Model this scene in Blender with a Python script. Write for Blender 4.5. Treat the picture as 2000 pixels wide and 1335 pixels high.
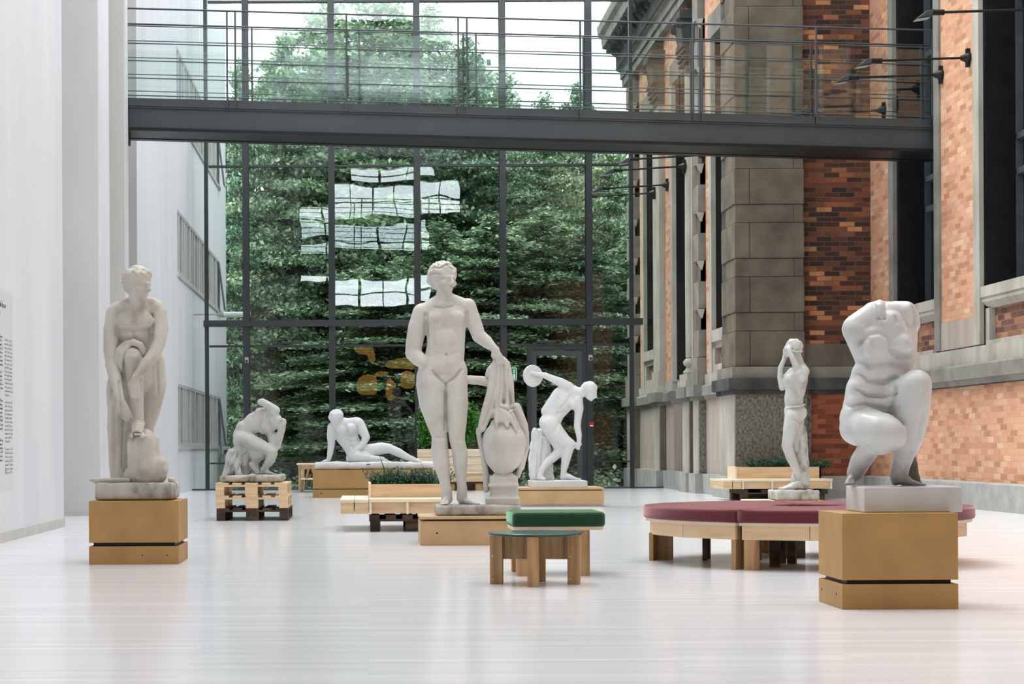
import bpy, bmesh, math, random
import numpy as np
from mathutils import Vector, Matrix, noise
random.seed(7)
for o in list(bpy.data.objects): bpy.data.objects.remove(o)
SC = bpy.context.scene
COL = SC.collection

# ------------------------------------------------------------------ camera
F, PX, PY, H, RA = 3600.0, 718.0, 872.0, 0.84, 0.005
cam_d = bpy.data.cameras.new('camera')
cam = bpy.data.objects.new('camera', cam_d); COL.objects.link(cam)
cam.location = (0, 0, H)
cam.rotation_euler = (math.pi/2, RA, 0)
cam_d.sensor_width = 36.0
cam_d.lens = F/2000*36.0
cam_d.shift_x = (1000-PX)/2000
cam_d.shift_y = (PY-667.5)/2000
cam_d.clip_end = 400
SC.camera = cam

# ------------------------------------------------------------------ sky and exposure
w = bpy.data.worlds.new('overcast_sky'); SC.world = w; w.use_nodes = True
wn = w.node_tree.nodes; wl = w.node_tree.links
bg = wn['Background']
tc = wn.new('ShaderNodeTexCoord'); sep = wn.new('ShaderNodeSeparateXYZ')
wl.new(tc.outputs['Generated'], sep.inputs[0])
# glow added low in the unseen sky behind the camera to brighten glass reflections
def wm(op, a, b_=None, c_=None):
    q = wn.new('ShaderNodeMath'); q.operation = op; q.use_clamp = False
    for i, x_ in enumerate((a, b_, c_)):
        if x_ is None: continue
        if isinstance(x_, (int, float)): q.inputs[i].default_value = x_
        else: wl.new(x_, q.inputs[i])
    return q.outputs[0]
back = wm('MAXIMUM', wm('MULTIPLY', sep.outputs['Y'], -1.0), 0.0)
low = wm('MAXIMUM', wm('SUBTRACT', 1.0, wm('MULTIPLY', sep.outputs['Z'], 2.4)), 0.0)
glow = wm('MULTIPLY', wm('POWER', back, 3.0), low)
wl.new(wm('MULTIPLY_ADD', glow, 24.0, wm('MULTIPLY_ADD', wm('POWER', wm('MAXIMUM', sep.outputs['Z'], 0.0), 1.5), 2.3, wm('MULTIPLY_ADD', sep.outputs['Y'], .3, 1.45))), bg.inputs['Strength'])
rmp = wn.new('ShaderNodeValToRGB')
rmp.color_ramp.elements[0].position = 0.0; rmp.color_ramp.elements[0].color = (.80, .87, .92, 1)
rmp.color_ramp.elements[1].position = 0.7; rmp.color_ramp.elements[1].color = (.93, .97, 1.0, 1)
wl.new(sep.outputs['Z'], rmp.inputs[0]); wl.new(rmp.outputs[0], bg.inputs['Color'])
sun_d = bpy.data.lights.new('sun', 'SUN'); sun_d.energy = 2.3; sun_d.angle = math.radians(32)
sun_d.color = (1.0, .985, .96)
sun = bpy.data.objects.new('sun', sun_d); COL.objects.link(sun)
sun.rotation_euler = Vector((.50, -.38, -1)).to_track_quat('-Z', 'Y').to_euler()
vs = SC.view_settings
vs.view_transform = 'Standard'; vs.look = 'None'; vs.exposure = 0.06; vs.gamma = 1.0; vs.use_curve_mapping = False

# ------------------------------------------------------------------ helpers
def W(x, y, D):
    """point of the place seen at pixel (x, y) of the photograph at distance D"""
    dx, dy = x-PX, y-PY
    return Vector(((dx-RA*dy)*D/F, D, H-(dy+RA*dx)*D/F))
ORG = {}
def tag(o, label=None, cat=None, group=None, kind=None):
    if label: o['label'] = label
    if cat: o['category'] = cat
    if group: o['group'] = group
    if kind: o['kind'] = kind
    return o
def empty(name, loc, label=None, cat=None, group=None, kind=None):
    o = bpy.data.objects.new(name, None); COL.objects.link(o)
    o.location = loc; o.empty_display_size = .2
    ORG[o.name] = Vector(loc)
    return tag(o, label, cat, group, kind)
def link_mesh(name, me, mat, parent=None, smooth=False, origin=None):
    o = bpy.data.objects.new(name, me); COL.objects.link(o)
    if mat: me.materials.append(mat)
    if parent is not None:
        o.parent = parent
        ORG[o.name] = ORG[parent.name]
    else:
        org = Vector(origin) if origin is not None else Vector((0, 0, 0))
        o.location = org
        ORG[o.name] = org
    if smooth:
        me.polygons.foreach_set('use_smooth', [True]*len(me.polygons))
    return o
class MB:
    def __init__(s): s.v = []; s.f = []
    def poly(s, vs, fs):
        b = len(s.v); s.v += [tuple(v) for v in vs]; s.f += [tuple(b+i for i in f) for f in fs]; return s
    def box(s, x0, x1, y0, y1, z0, z1):
        if x0 > x1: x0, x1 = x1, x0
        if y0 > y1: y0, y1 = y1, y0
        if z0 > z1: z0, z1 = z1, z0
        return s.poly([(x0,y0,z0),(x1,y0,z0),(x1,y1,z0),(x0,y1,z0),(x0,y0,z1),(x1,y0,z1),(x1,y1,z1),(x0,y1,z1)],
                      [(0,3,2,1),(4,5,6,7),(0,1,5,4),(1,2,6,5),(2,3,7,6),(3,0,4,7)])
    def obox(s, c, ux, uy, uz, hx, hy, hz):
        c = Vector(c); vs = []
        for sz in (-1, 1):
            for sx, sy in ((-1,-1),(1,-1),(1,1),(-1,1)):
                vs.append(c+Vector(ux)*hx*sx+Vector(uy)*hy*sy+Vector(uz)*hz*sz)
        return s.poly(vs, [(0,3,2,1),(4,5,6,7),(0,1,5,4),(1,2,6,5),(2,3,7,6),(3,0,4,7)])
    def beam(s, p, q, w_, h_, up=(0,0,1)):
        p, q = Vector(p), Vector(q); d = q-p; L = d.length; d.normalize()
        side = d.cross(Vector(up)); side.normalize(); u2 = side.cross(d)
        return s.obox((p+q)/2, d, side, u2, L/2, w_/2, h_/2)
    def tube(s, p, q, r0, r1=None, n=10):
        r1 = r0 if r1 is None else r1
        p, q = Vector(p), Vector(q); d = (q-p).normalized()
        a = d.orthogonal().normalized(); b = d.cross(a)
        vs = []
        for c, r in ((p, r0), (q, r1)):
            for i in range(n):
                t = 2*math.pi*i/n; vs.append(c+a*math.cos(t)*r+b*math.sin(t)*r)
        fs = [(i, (i+1) % n, n+(i+1) % n, n+i) for i in range(n)]
        fs += [tuple(range(n-1, -1, -1)), tuple(range(n, 2*n))]
        return s.poly(vs, fs)
    def lathe(s, c, prof, n=24, sx=1, sy=1):
        c = Vector(c); vs = []; m = len(prof)
        for r, z in prof:
            for i in range(n):
                t = 2*math.pi*i/n; vs.append((c.x+r*sx*math.cos(t), c.y+r*sy*math.sin(t), c.z+z))
        fs = []
        for j in range(m-1):
            for i in range(n):
                fs.append((j*n+i, j*n+(i+1) % n, (j+1)*n+(i+1) % n, (j+1)*n+i))
        fs += [tuple(range(n-1, -1, -1)), tuple((m-1)*n+i for i in range(n))]
        return s.poly(vs, fs)
    def prism(s, pts, axis, a0, a1):
        """polygon extruded along x ('x': pts=(y,z)), y ('y': pts=(x,z)) or z ('z': pts=(x,y))"""
        n = len(pts)
        def P(p, a): return {'x': (a, p[0], p[1]), 'y': (p[0], a, p[1]), 'z': (p[0], p[1], a)}[axis]
        vs = [P(p, a0) for p in pts]+[P(p, a1) for p in pts]
        fs = [(i, (i+1) % n, n+(i+1) % n, n+i) for i in range(n)]+[tuple(range(n-1, -1, -1)), tuple(range(n, 2*n))]
        return s.poly(vs, fs)
    def build(s, name, mat, parent=None, smooth=False, bevel=0, seg=2, origin=None, kind=None):
        org = ORG[parent.name] if parent is not None else (Vector(origin) if origin is not None else Vector((0,0,0)))
        me = bpy.data.meshes.new(name)
        me.from_pydata([(v[0]-org.x, v[1]-org.y, v[2]-org.z) for v in s.v], [], s.f)
        bm = bmesh.new(); bm.from_mesh(me); bmesh.ops.recalc_face_normals(bm, faces=bm.faces); bm.to_mesh(me); bm.free()
        o = link_mesh(name, me, mat, parent, smooth, origin)
        if bevel:
            m = o.modifiers.new('bevel', 'BEVEL'); m.width = bevel; m.segments = seg; m.limit_method = 'ANGLE'; m.angle_limit = .6
        if kind: o['kind'] = kind
        return o
def struct(name, mb, mat, parent=None, bevel=0):
    o = mb.build(name, mat, parent, bevel=bevel)
    if parent is None: o['kind'] = 'structure'
    return o

# ------------------------------------------------------------------ materials
def new_mat(name):
    m = bpy.data.materials.new(name); m.use_nodes = True
    return m, m.node_tree.nodes, m.node_tree.links, m.node_tree.nodes['Principled BSDF']
def ramp(n, stops, interp='LINEAR'):
    r = n.new('ShaderNodeValToRGB'); cr = r.color_ramp; cr.interpolation = interp
    while len(cr.elements) < len(stops): cr.elements.new(.5)
    for e, (p, c) in zip(cr.elements, stops): e.position = p; e.color = (c[0], c[1], c[2], 1)
    return r
def coords(n, l, scale=(1,1,1), rot=(0,0,0)):
    t = n.new('ShaderNodeTexCoord'); mp = n.new('ShaderNodeMapping')
    mp.inputs['Scale'].default_value = scale; mp.inputs['Rotation'].default_value = rot
    l.new(t.outputs['Object'], mp.inputs[0]); return mp
def add_bump(n, l, b, src, strength, dist=.01):
    bp = n.new('ShaderNodeBump'); bp.inputs['Strength'].default_value = strength; bp.inputs['Distance'].default_value = dist
    l.new(src, bp.inputs['Height']); l.new(bp.outputs[0], b.inputs['Normal'])
def simple(name, c0, c1=None, scale=(6,6,6), rough=.6, bump=0, detail=5, metal=0, lo=.3, hi=.7, dist=.01, nz=1):
    m, n, l, b = new_mat(name)
    c1 = c1 or c0
    mp = coords(n, l, scale); t = n.new('ShaderNodeTexNoise'); t.inputs['Scale'].default_value = nz; t.inputs['Detail'].default_value = detail
    l.new(mp.outputs[0], t.inputs['Vector'])
    r = ramp(n, [(lo, c0), (hi, c1)]); l.new(t.outputs['Fac'], r.inputs[0]); l.new(r.outputs[0], b.inputs['Base Color'])
    b.inputs['Roughness'].default_value = rough; b.inputs['Metallic'].default_value = metal
    if bump: add_bump(n, l, b, t.outputs['Fac'], bump, dist)
    return m
M = {}
M['white_wall'] = simple('white_limestone_wall', (.66,.68,.72), (.74,.755,.79), (1.2,1.2,.25), .55, .05)
M['offwhite_wall'] = simple('pale_warm_wall', (.56,.56,.545), (.62,.62,.605), (1.5,1.5,.5), .6, .05)
M['baseboard'] = simple('grey_baseboard', (.5,.5,.48), (.58,.58,.56), rough=.6)
def matte(k, v=.2):
    M[k].node_tree.nodes['Principled BSDF'].inputs['Specular IOR Level'].default_value = v
M['steel'] = simple('dark_grey_painted_steel', (.012,.017,.019), (.017,.023,.026), (3,3,3), .38, 0)
M['steel_mid'] = simple('grey_painted_steel', (.036,.044,.047), (.050,.059,.063), (2,2,2), .42, 0)
M['steel_light'] = simple('satin_steel', (.30,.32,.33), (.36,.38,.39), (3,3,3), .3, 0, metal=.4)
M['black'] = simple('black_enamel', (.006,.007,.008), (.012,.013,.014), rough=.4)
M['bronze_glass'] = simple('dark_window_pane', (.006,.010,.013), (.012,.018,.022), (.5,.5,.5), .12, 0)
M['win_frame'] = simple('dark_blue_grey_window_frame', (.05,.07,.08), (.08,.10,.11), rough=.5)
M['alu'] = simple('grey_aluminium_frame', (.46,.47,.46), (.54,.55,.54), rough=.45)
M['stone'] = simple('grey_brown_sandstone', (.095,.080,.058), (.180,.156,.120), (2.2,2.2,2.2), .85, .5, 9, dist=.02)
M['stone_dark'] = simple('sooty_sandstone', (.035,.037,.038), (.11,.11,.105), (2.5,2.5,2.5), .85, .5, 9, dist=.02)
M['stone_light'] = simple('weathered_pale_sandstone', (.31,.29,.24), (.48,.455,.395), (3,3,1.2), .85, .4, 9, dist=.02)
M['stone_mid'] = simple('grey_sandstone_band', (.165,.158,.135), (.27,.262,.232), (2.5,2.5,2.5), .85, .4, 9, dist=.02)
M['stone_pink'] = simple('rosy_sandstone_panel', (.36,.30,.255), (.46,.39,.335), (7,7,.9), .85, .3, 8, dist=.02)
M['granite'] = simple('grey_granite_plinth', (.30,.30,.28), (.42,.42,.39), (4,4,4), .8, .35, 10, dist=.02)
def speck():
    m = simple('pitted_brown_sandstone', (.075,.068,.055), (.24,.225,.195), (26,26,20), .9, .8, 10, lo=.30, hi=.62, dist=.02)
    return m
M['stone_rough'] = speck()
M['reveal_dark'] = simple('near_black_reveal', (.010,.010,.010), (.035,.032,.026), (2,2,.6), .9, .2, 8)  # near-black tone of the camera-facing window reveals
matte('reveal_dark', .1); matte('black', .25); matte('bronze_glass', .35)
for k in ('stone','stone_dark','stone_light','stone_mid','stone_pink','granite','stone_rough'): matte(k)
M['stained'] = simple('blackened_stone', (.05,.05,.045), (.16,.155,.14), (20,20,14), .8, .4, 8)
def brick(name, stops, mortar, plane, soot=None):
    m, n, l, b = new_mat(name)
    t = n.new('ShaderNodeTexCoord'); sp = n.new('ShaderNodeSeparateXYZ'); cb = n.new('ShaderNodeCombineXYZ')
    l.new(t.outputs['Object'], sp.inputs[0])
    l.new(sp.outputs['Y' if plane == 'YZ' else 'X'], cb.inputs[0]); l.new(sp.outputs['Z'], cb.inputs[1])
    br = n.new('ShaderNodeTexBrick'); l.new(cb.outputs[0], br.inputs['Vector'])
    br.inputs['Scale'].default_value = 1; br.inputs['Brick Width'].default_value = .24; br.inputs['Row Height'].default_value = .0775
    br.inputs['Mortar Size'].default_value = .005; br.inputs['Mortar Smooth'].default_value = .1
    br.inputs['Color1'].default_value = (0,0,0,1); br.inputs['Color2'].default_value = (1,1,1,1); br.inputs['Mortar'].default_value = (.5,.5,.5,1)
    r = ramp(n, stops); l.new(br.outputs['Color'], r.inputs[0])
    ns = n.new('ShaderNodeTexNoise'); ns.inputs['Scale'].default_value = 14; ns.inputs['Detail'].default_value = 6
    l.new(t.outputs['Object'], ns.inputs['Vector'])
    mx = n.new('ShaderNodeMix'); mx.data_type = 'RGBA'; mx.blend_type = 'OVERLAY'; mx.inputs['Factor'].default_value = .35
    l.new(r.outputs[0], mx.inputs['A']); l.new(ns.outputs['Color'], mx.inputs['B'])
    hs = n.new('ShaderNodeHueSaturation'); hs.inputs['Saturation'].default_value = 1
    last = mx.outputs['Result']
    if soot:
        n2 = n.new('ShaderNodeTexNoise'); n2.inputs['Scale'].default_value = 1.1; n2.inputs['Detail'].default_value = 4
        mp2 = n.new('ShaderNodeMapping'); mp2.inputs['Scale'].default_value = (1,1,.5); l.new(t.outputs['Object'], mp2.inputs[0]); l.new(mp2.outputs[0], n2.inputs['Vector'])
        r2 = ramp(n, [(.42, (0,0,0)), (.62, (1,1,1))]); l.new(n2.outputs['Fac'], r2.inputs[0])
        m2 = n.new('ShaderNodeMix'); m2.data_type = 'RGBA'; m2.inputs['B'].default_value = (*soot, 1)
        ml = n.new('ShaderNodeMath'); ml.operation = 'MULTIPLY'; ml.inputs[1].default_value = .6
        l.new(r2.outputs[0], ml.inputs[0]); l.new(ml.outputs[0], m2.inputs['Factor']); l.new(last, m2.inputs['A']); last = m2.outputs['Result']
    m3 = n.new('ShaderNodeMix'); m3.data_type = 'RGBA'; m3.inputs['B'].default_value = (*mortar, 1)
    l.new(br.outputs['Fac'], m3.inputs['Factor']); l.new(last, m3.inputs['A']); l.new(m3.outputs['Result'], b.inputs['Base Color'])
    b.inputs['Roughness'].default_value = .85
    iv = n.new('ShaderNodeMath'); iv.operation = 'SUBTRACT'; iv.inputs[0].default_value = 1; l.new(br.outputs['Fac'], iv.inputs[1])
    add_bump(n, l, b, iv.outputs[0], .6, .008)
    return m
M['brick_light'] = brick('salmon_brick', [(0,(.42,.19,.095)),(.25,(.56,.27,.15)),(.55,(.64,.33,.19)),(.8,(.60,.33,.20)),(1,(.70,.44,.27))], (.48,.31,.22), 'YZ')
M['brick_dark'] = brick('shaded_red_brick', [(0,(.022,.009,.006)),(.35,(.065,.02,.010)),(.6,(.15,.042,.018)),(.85,(.27,.085,.03)),(1,(.60,.27,.11))], (.10,.07,.05), 'XZ', (.03,.017,.012))  # facing wall's shade put into the brick colour, besides random dark patches
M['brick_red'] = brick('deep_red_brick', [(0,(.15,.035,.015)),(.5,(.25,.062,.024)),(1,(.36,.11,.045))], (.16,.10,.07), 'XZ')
M['brick_panel'] = brick('brown_glazed_brick', [(0,(.09,.035,.025)),(.5,(.20,.08,.05)),(1,(.42,.20,.11))], (.22,.16,.12), 'YZ')
def glass_mat(name, tint, f0=.09, rough=0.0, wavy=0):
    m, n, l, b = new_mat(name); n.remove(b)
    tr = n.new('ShaderNodeBsdfTransparent'); tr.inputs[0].default_value = (*tint, 1)
    gl = n.new('ShaderNodeBsdfGlossy'); gl.inputs['Roughness'].default_value = rough; gl.inputs[0].default_value = (.95,1,1,1)
    lw = n.new('ShaderNodeLayerWeight'); lw.inputs['Blend'].default_value = .5
    pw = n.new('ShaderNodeMath'); pw.operation = 'POWER'; pw.inputs[1].default_value = 4; l.new(lw.outputs['Facing'], pw.inputs[0])
    ma = n.new('ShaderNodeMath'); ma.operation = 'MULTIPLY_ADD'; ma.inputs[1].default_value = 1-f0; ma.inputs[2].default_value = f0; l.new(pw.outputs[0], ma.inputs[0])
    if wavy:
        g_ = n.new('ShaderNodeTexCoord'); nz_ = n.new('ShaderNodeTexNoise'); nz_.inputs['Scale'].default_value = 1.3; nz_.inputs['Detail'].default_value = 1
        l.new(g_.outputs['Object'], nz_.inputs['Vector']); bp = n.new('ShaderNodeBump'); bp.inputs['Strength'].default_value = wavy; bp.inputs['Distance'].default_value = .02
        l.new(nz_.outputs['Fac'], bp.inputs['Height']); l.new(bp.outputs[0], gl.inputs['Normal'])
    mx = n.new('ShaderNodeMixShader'); l.new(ma.outputs[0], mx.inputs[0]); l.new(tr.outputs[0], mx.inputs[1]); l.new(gl.outputs[0], mx.inputs[2])
    l.new(mx.outputs[0], n['Material Output'].inputs[0]); return m
M['glass'] = glass_mat('clear_facade_glass', (.97,.987,.98), .021, wavy=.07)
M['rail_glass'] = glass_mat('balustrade_glass', (.95,.98,.97), .05)
def floor_mat():
    m, n, l, b = new_mat('whitewashed_plank_floor')
    t = n.new('ShaderNodeTexCoord')
    br = n.new('ShaderNodeTexBrick'); l.new(t.outputs['Object'], br.inputs['Vector'])
    br.inputs['Scale'].default_value = 1; br.inputs['Brick Width'].default_value = 1.9; br.inputs['Row Height'].default_value = .07
    br.inputs['Mortar Size'].default_value = .0018; br.offset = .37; br.offset_frequency = 2
    br.inputs['Color1'].default_value = (0,0,0,1); br.inputs['Color2'].default_value = (1,1,1,1); br.inputs['Mortar'].default_value = (0,0,0,1)
    r = ramp(n, [(0,(.69,.70,.72)),(.4,(.73,.742,.765)),(.85,(.745,.758,.782)),(1,(.80,.81,.835))]); l.new(br.outputs['Color'], r.inputs[0])
    mp = n.new('ShaderNodeMapping'); mp.inputs['Scale'].default_value = (1.5,22,1); l.new(t.outputs['Object'], mp.inputs[0])
    ns = n.new('ShaderNodeTexNoise'); ns.inputs['Scale'].default_value = 1.3; ns.inputs['Detail'].default_value = 6; l.new(mp.outputs[0], ns.inputs['Vector'])
    r2 = ramp(n, [(.3,(.965,.962,.958)),(.7,(1,1,1))]); l.new(ns.outputs['Fac'], r2.inputs[0])
    mx = n.new('ShaderNodeMix'); mx.data_type = 'RGBA'; mx.blend_type = 'MULTIPLY'; mx.inputs['Factor'].default_value = 1
    l.new(r.outputs[0], mx.inputs['A']); l.new(r2.outputs[0], mx.inputs['B'])
    m3 = n.new('ShaderNodeMix'); m3.data_type = 'RGBA'; m3.inputs['B'].default_value = (.69,.69,.695,1)
    l.new(br.outputs['Fac'], m3.inputs['Factor']); l.new(mx.outputs['Result'], m3.inputs['A']); l.new(m3.outputs['Result'], b.inputs['Base Color'])
    b.inputs['Roughness'].default_value = .17
    b.inputs['IOR'].default_value = 1.5
    return m
M['floor'] = floor_mat()
def wood(name, c0, c1, c2, sc=(2,2,26), rough=.5):
    m, n, l, b = new_mat(name)
    mp = coords(n, l, sc); ns = n.new('ShaderNodeTexNoise'); ns.inputs['Scale'].default_value = 1; ns.inputs['Detail'].default_value = 7; ns.inputs['Distortion'].default_value = .4
    l.new(mp.outputs[0], ns.inputs['Vector'])
    r = ramp(n, [(.28, c0), (.5, c1), (.72, c2)]); l.new(ns.outputs['Fac'], r.inputs[0]); l.new(r.outputs[0], b.inputs['Base Color'])
    b.inputs['Roughness'].default_value = rough; add_bump(n, l, b, ns.outputs['Fac'], .12, .005)
    return m
M['pine_h'] = wood('pale_pine_board', (.50,.33,.18), (.66,.475,.28), (.74,.56,.36), (1.6,1.6,22))
M['pine_v'] = wood('oiled_pine_leg', (.24,.12,.045), (.42,.25,.11), (.55,.36,.18), (22,22,1.6))
M['pine_pale'] = wood('sun_bleached_pine', (.64,.52,.37), (.76,.64,.48), (.82,.71,.56), (1.6,12,18))
M['mdf'] = simple('raw_ochre_fibreboard', (.35,.195,.062), (.43,.25,.085), (5,5,5), .55, .08, 9)
M['mdf_light'] = simple('pale_fibreboard', (.47,.305,.145), (.56,.38,.20), (4,4,4), .55, .08, 9)
M['pallet_dark'] = wood('dark_weathered_pallet_wood', (.012,.009,.006), (.05,.032,.02), (.12,.075,.042), (3,3,10), .8)
M['ply'] = simple('birch_plywood', (.66,.55,.40), (.74,.64,.50), rough=.5)
M['cush_red'] = simple('wine_red_wool', (.085,.010,.017), (.11,.014,.023), (60,60,60), .9, .1)
M['cush_green'] = simple('dark_green_wool', (.002,.028,.009), (.004,.042,.014), (60,60,60), .9, .1)
for k in ('cush_red', 'cush_green'):
    b = M[k].node_tree.nodes['Principled BSDF']; b.inputs['Sheen Weight'].default_value = .7; b.inputs['Sheen Roughness'].default_value = .4
    b.inputs['Sheen Tint'].default_value = (1,.6,.62,1) if k == 'cush_red' else (.5,1,.6,1)
def plaster(name, base, dirt, warm, sc=5, lo=.50, hi=.78, rough=.6):
    m, n, l, b = new_mat(name)
    mp = coords(n, l, (sc,sc,sc*.7)); n1 = n.new('ShaderNodeTexNoise'); n1.inputs['Scale'].default_value = 1; n1.inputs['Detail'].default_value = 8
    l.new(mp.outputs[0], n1.inputs['Vector']); r = ramp(n, [(.3, base), (lo+.05, warm), (hi, dirt)]); l.new(n1.outputs['Fac'], r.inputs[0])
    l.new(r.outputs[0], b.inputs['Base Color']); b.inputs['Roughness'].default_value = rough
    n2 = n.new('ShaderNodeTexNoise'); n2.inputs['Scale'].default_value = 60; n2.inputs['Detail'].default_value = 3; l.new(mp.outputs[0], n2.inputs['Vector'])
    add_bump(n, l, b, n2.outputs['Fac'], .08, .003)
    return m
M['pl_warm'] = plaster('aged_cream_plaster', (.58,.57,.52), (.30,.28,.23), (.48,.46,.40))
M['pl_main'] = plaster('aged_ivory_plaster', (.59,.58,.54), (.36,.345,.305), (.52,.51,.465), 4)
M['pl_white'] = plaster('clean_white_plaster', (.66,.675,.675), (.53,.54,.53), (.63,.64,.64), 3)
M['pl_grey'] = plaster('grey_weathered_plaster', (.51,.515,.49), (.28,.275,.25), (.44,.44,.415), 6)
M['pl_rough'] = plaster('rough_stained_stone', (.50,.495,.46), (.19,.18,.155), (.41,.40,.365), 9, .45, .66, .85)
M['marble'] = plaster('polished_grey_white_stone', (.60,.615,.605), (.40,.405,.385), (.54,.55,.535), 5, .5, .8, .35)
M['marble_base'] = M['marble'].copy(); M['marble_base'].name = 'polished_stone_block'
def grime(m, z0, z1):
    """handling dirt rubbed into the lowest part of the cast, with a ragged upper edge"""
    n, l = m.node_tree.nodes, m.node_tree.links; b = n['Principled BSDF']; src = b.inputs['Base Color'].links[0].from_socket
    t = n.new('ShaderNodeTexCoord'); sp = n.new('ShaderNodeSeparateXYZ'); l.new(t.outputs['Object'], sp.inputs[0])
    nz = n.new('ShaderNodeTexNoise'); nz.inputs['Scale'].default_value = 14; nz.inputs['Detail'].default_value = 5; l.new(t.outputs['Object'], nz.inputs['Vector'])
    ad = n.new('ShaderNodeMath'); ad.operation = 'MULTIPLY_ADD'; ad.inputs[1].default_value = -.18; l.new(nz.outputs['Fac'], ad.inputs[0]); l.new(sp.outputs['Z'], ad.inputs[2])
    mr = n.new('ShaderNodeMapRange'); mr.inputs['From Min'].default_value = z0-.09; mr.inputs['From Max'].default_value = z1-.09; mr.inputs['To Min'].default_value = .85; mr.inputs['To Max'].default_value = 0
    l.new(ad.outputs[0], mr.inputs[0]); mx = n.new('ShaderNodeMix'); mx.data_type = 'RGBA'; mx.inputs['B'].default_value = (.13,.125,.11,1)
    l.new(mr.outputs[0], mx.inputs['Factor']); l.new(src, mx.inputs['A']); l.new(mx.outputs['Result'], b.inputs['Base Color'])
grime(M['marble'], .16, .33)
M['sign_green'] = simple('green_sign', (.02,.20,.10), (.02,.22,.11), rough=.4)
M['sign_white'] = simple('pale_sign_marks', (.62,.80,.70), (.62,.80,.70), rough=.4)
M['red'] = simple('red_plastic', (.25,.01,.015), (.3,.015,.02), rough=.4)
M['white'] = simple('white_enamel', (.75,.77,.77), (.8,.82,.82), rough=.4)
M['grey_box'] = simple('grey_plastic', (.33,.34,.34), (.38,.39,.39), rough=.5)
M['ground'] = simple('shaded_grass_ground', (.03,.06,.02), (.09,.15,.05), (3,3,3), .95, .5, 9)
M['bark'] = simple('brown_bark', (.05,.04,.03), (.10,.08,.06), (8,8,2), .9, .6, 8)
def leaf_mat(name, c0, c1, c2):
    m, n, l, b = new_mat(name)
    g = n.new('ShaderNodeNewGeometry'); r = ramp(n, [(0,c0),(.55,c1),(1,c2)]); l.new(g.outputs['Random Per Island'], r.inputs[0])
    df = n.new('ShaderNodeBsdfDiffuse'); tl = n.new('ShaderNodeBsdfTranslucent'); mx = n.new('ShaderNodeMixShader'); mx.inputs[0].default_value = .35
    l.new(r.outputs[0], df.inputs[0]); l.new(r.outputs[0], tl.inputs[0]); l.new(df.outputs[0], mx.inputs[1]); l.new(tl.outputs[0], mx.inputs[2])
    gl = n.new('ShaderNodeBsdfGlossy'); gl.inputs['Roughness'].default_value = .4; m2 = n.new('ShaderNodeMixShader'); m2.inputs[0].default_value = .06
    l.new(mx.outputs[0], m2.inputs[1]); l.new(gl.outputs[0], m2.inputs[2]); n.remove(b)
    l.new(m2.outputs[0], n['Material Output'].inputs[0]); return m
M['leaf_a'] = leaf_mat('grey_green_leaves', (.07,.14,.08), (.19,.31,.17), (.50,.62,.42))
M['leaf_b'] = leaf_mat('deep_green_leaves', (.035,.09,.055), (.11,.21,.12), (.32,.46,.30))
M['leaf_c'] = leaf_mat('bright_green_leaves', (.03,.14,.01), (.07,.27,.03), (.16,.42,.08))
M['leaf_d'] = leaf_mat('lavender_leaves', (.01,.045,.02), (.025,.085,.04), (.06,.14,.08))
M['soil'] = simple('dark_soil', (.02,.014,.01), (.05,.035,.025), (20,20,20), .95, .5)
def emis(name, c, s):
    m, n, l, b = new_mat(name); b.inputs['Base Color'].default_value = (*c,1)
    b.inputs['Emission Color'].default_value = (*c,1); b.inputs['Emission Strength'].default_value = s; return m
M['gold'] = emis('glowing_gold_shade', (.75,.42,.08), 3.2)
# ================================================================== THE SETTING
YG = 36.2                                   # glass end wall
XL, XW = -3.26, -3.45                       # near left wall, far left facade
fl = struct('floor', MB().box(-8, 14, -20, 36.5, -.3, 0), M['floor'])
gr = struct('ground', MB().box(-40, 50, 36.5, 120, -.8, -.35), M['ground'])
# ---- left walls
m = MB().box(-8, XL, -20, 19.76, 0, 12)
wl_ = struct('wall_left', m, M['white_wall'])
struct('baseboard_left', MB().box(XL, XL+.012, -2, 19.76, 0, .095), M['baseboard'])
wl2 = struct('wall_left', MB().box(-8, -3.33, 22.87, 23.78, 0, 12), M['offwhite_wall'])
struct('wall_return', MB().box(-8, -3.9, 19.76, 22.87, 0, 12), M['white_wall'])
struct('trim_1', MB().box(-3.33, -3.315, 22.88, 23.78, 0, 12), M['white_wall'])
struct('baseboard_left', MB().box(-3.9, -3.33, 22.855, 22.87, 0, .05), M['baseboard'])
wl3 = struct('wall_left', MB().box(-8, -3.345, 25.5, 25.80, 0, 12), M['offwhite_wall'])
struct('trim_2', MB().box(-3.345, -3.33, 25.5, 25.80, 0, 12), M['white_wall'])
struct('wall_return', MB().box(-8, -4.2, 23.78, 27.7, 0, 12).box(-4.2,-3.9,25.8,27.7,0,12), M['offwhite_wall'])
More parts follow.
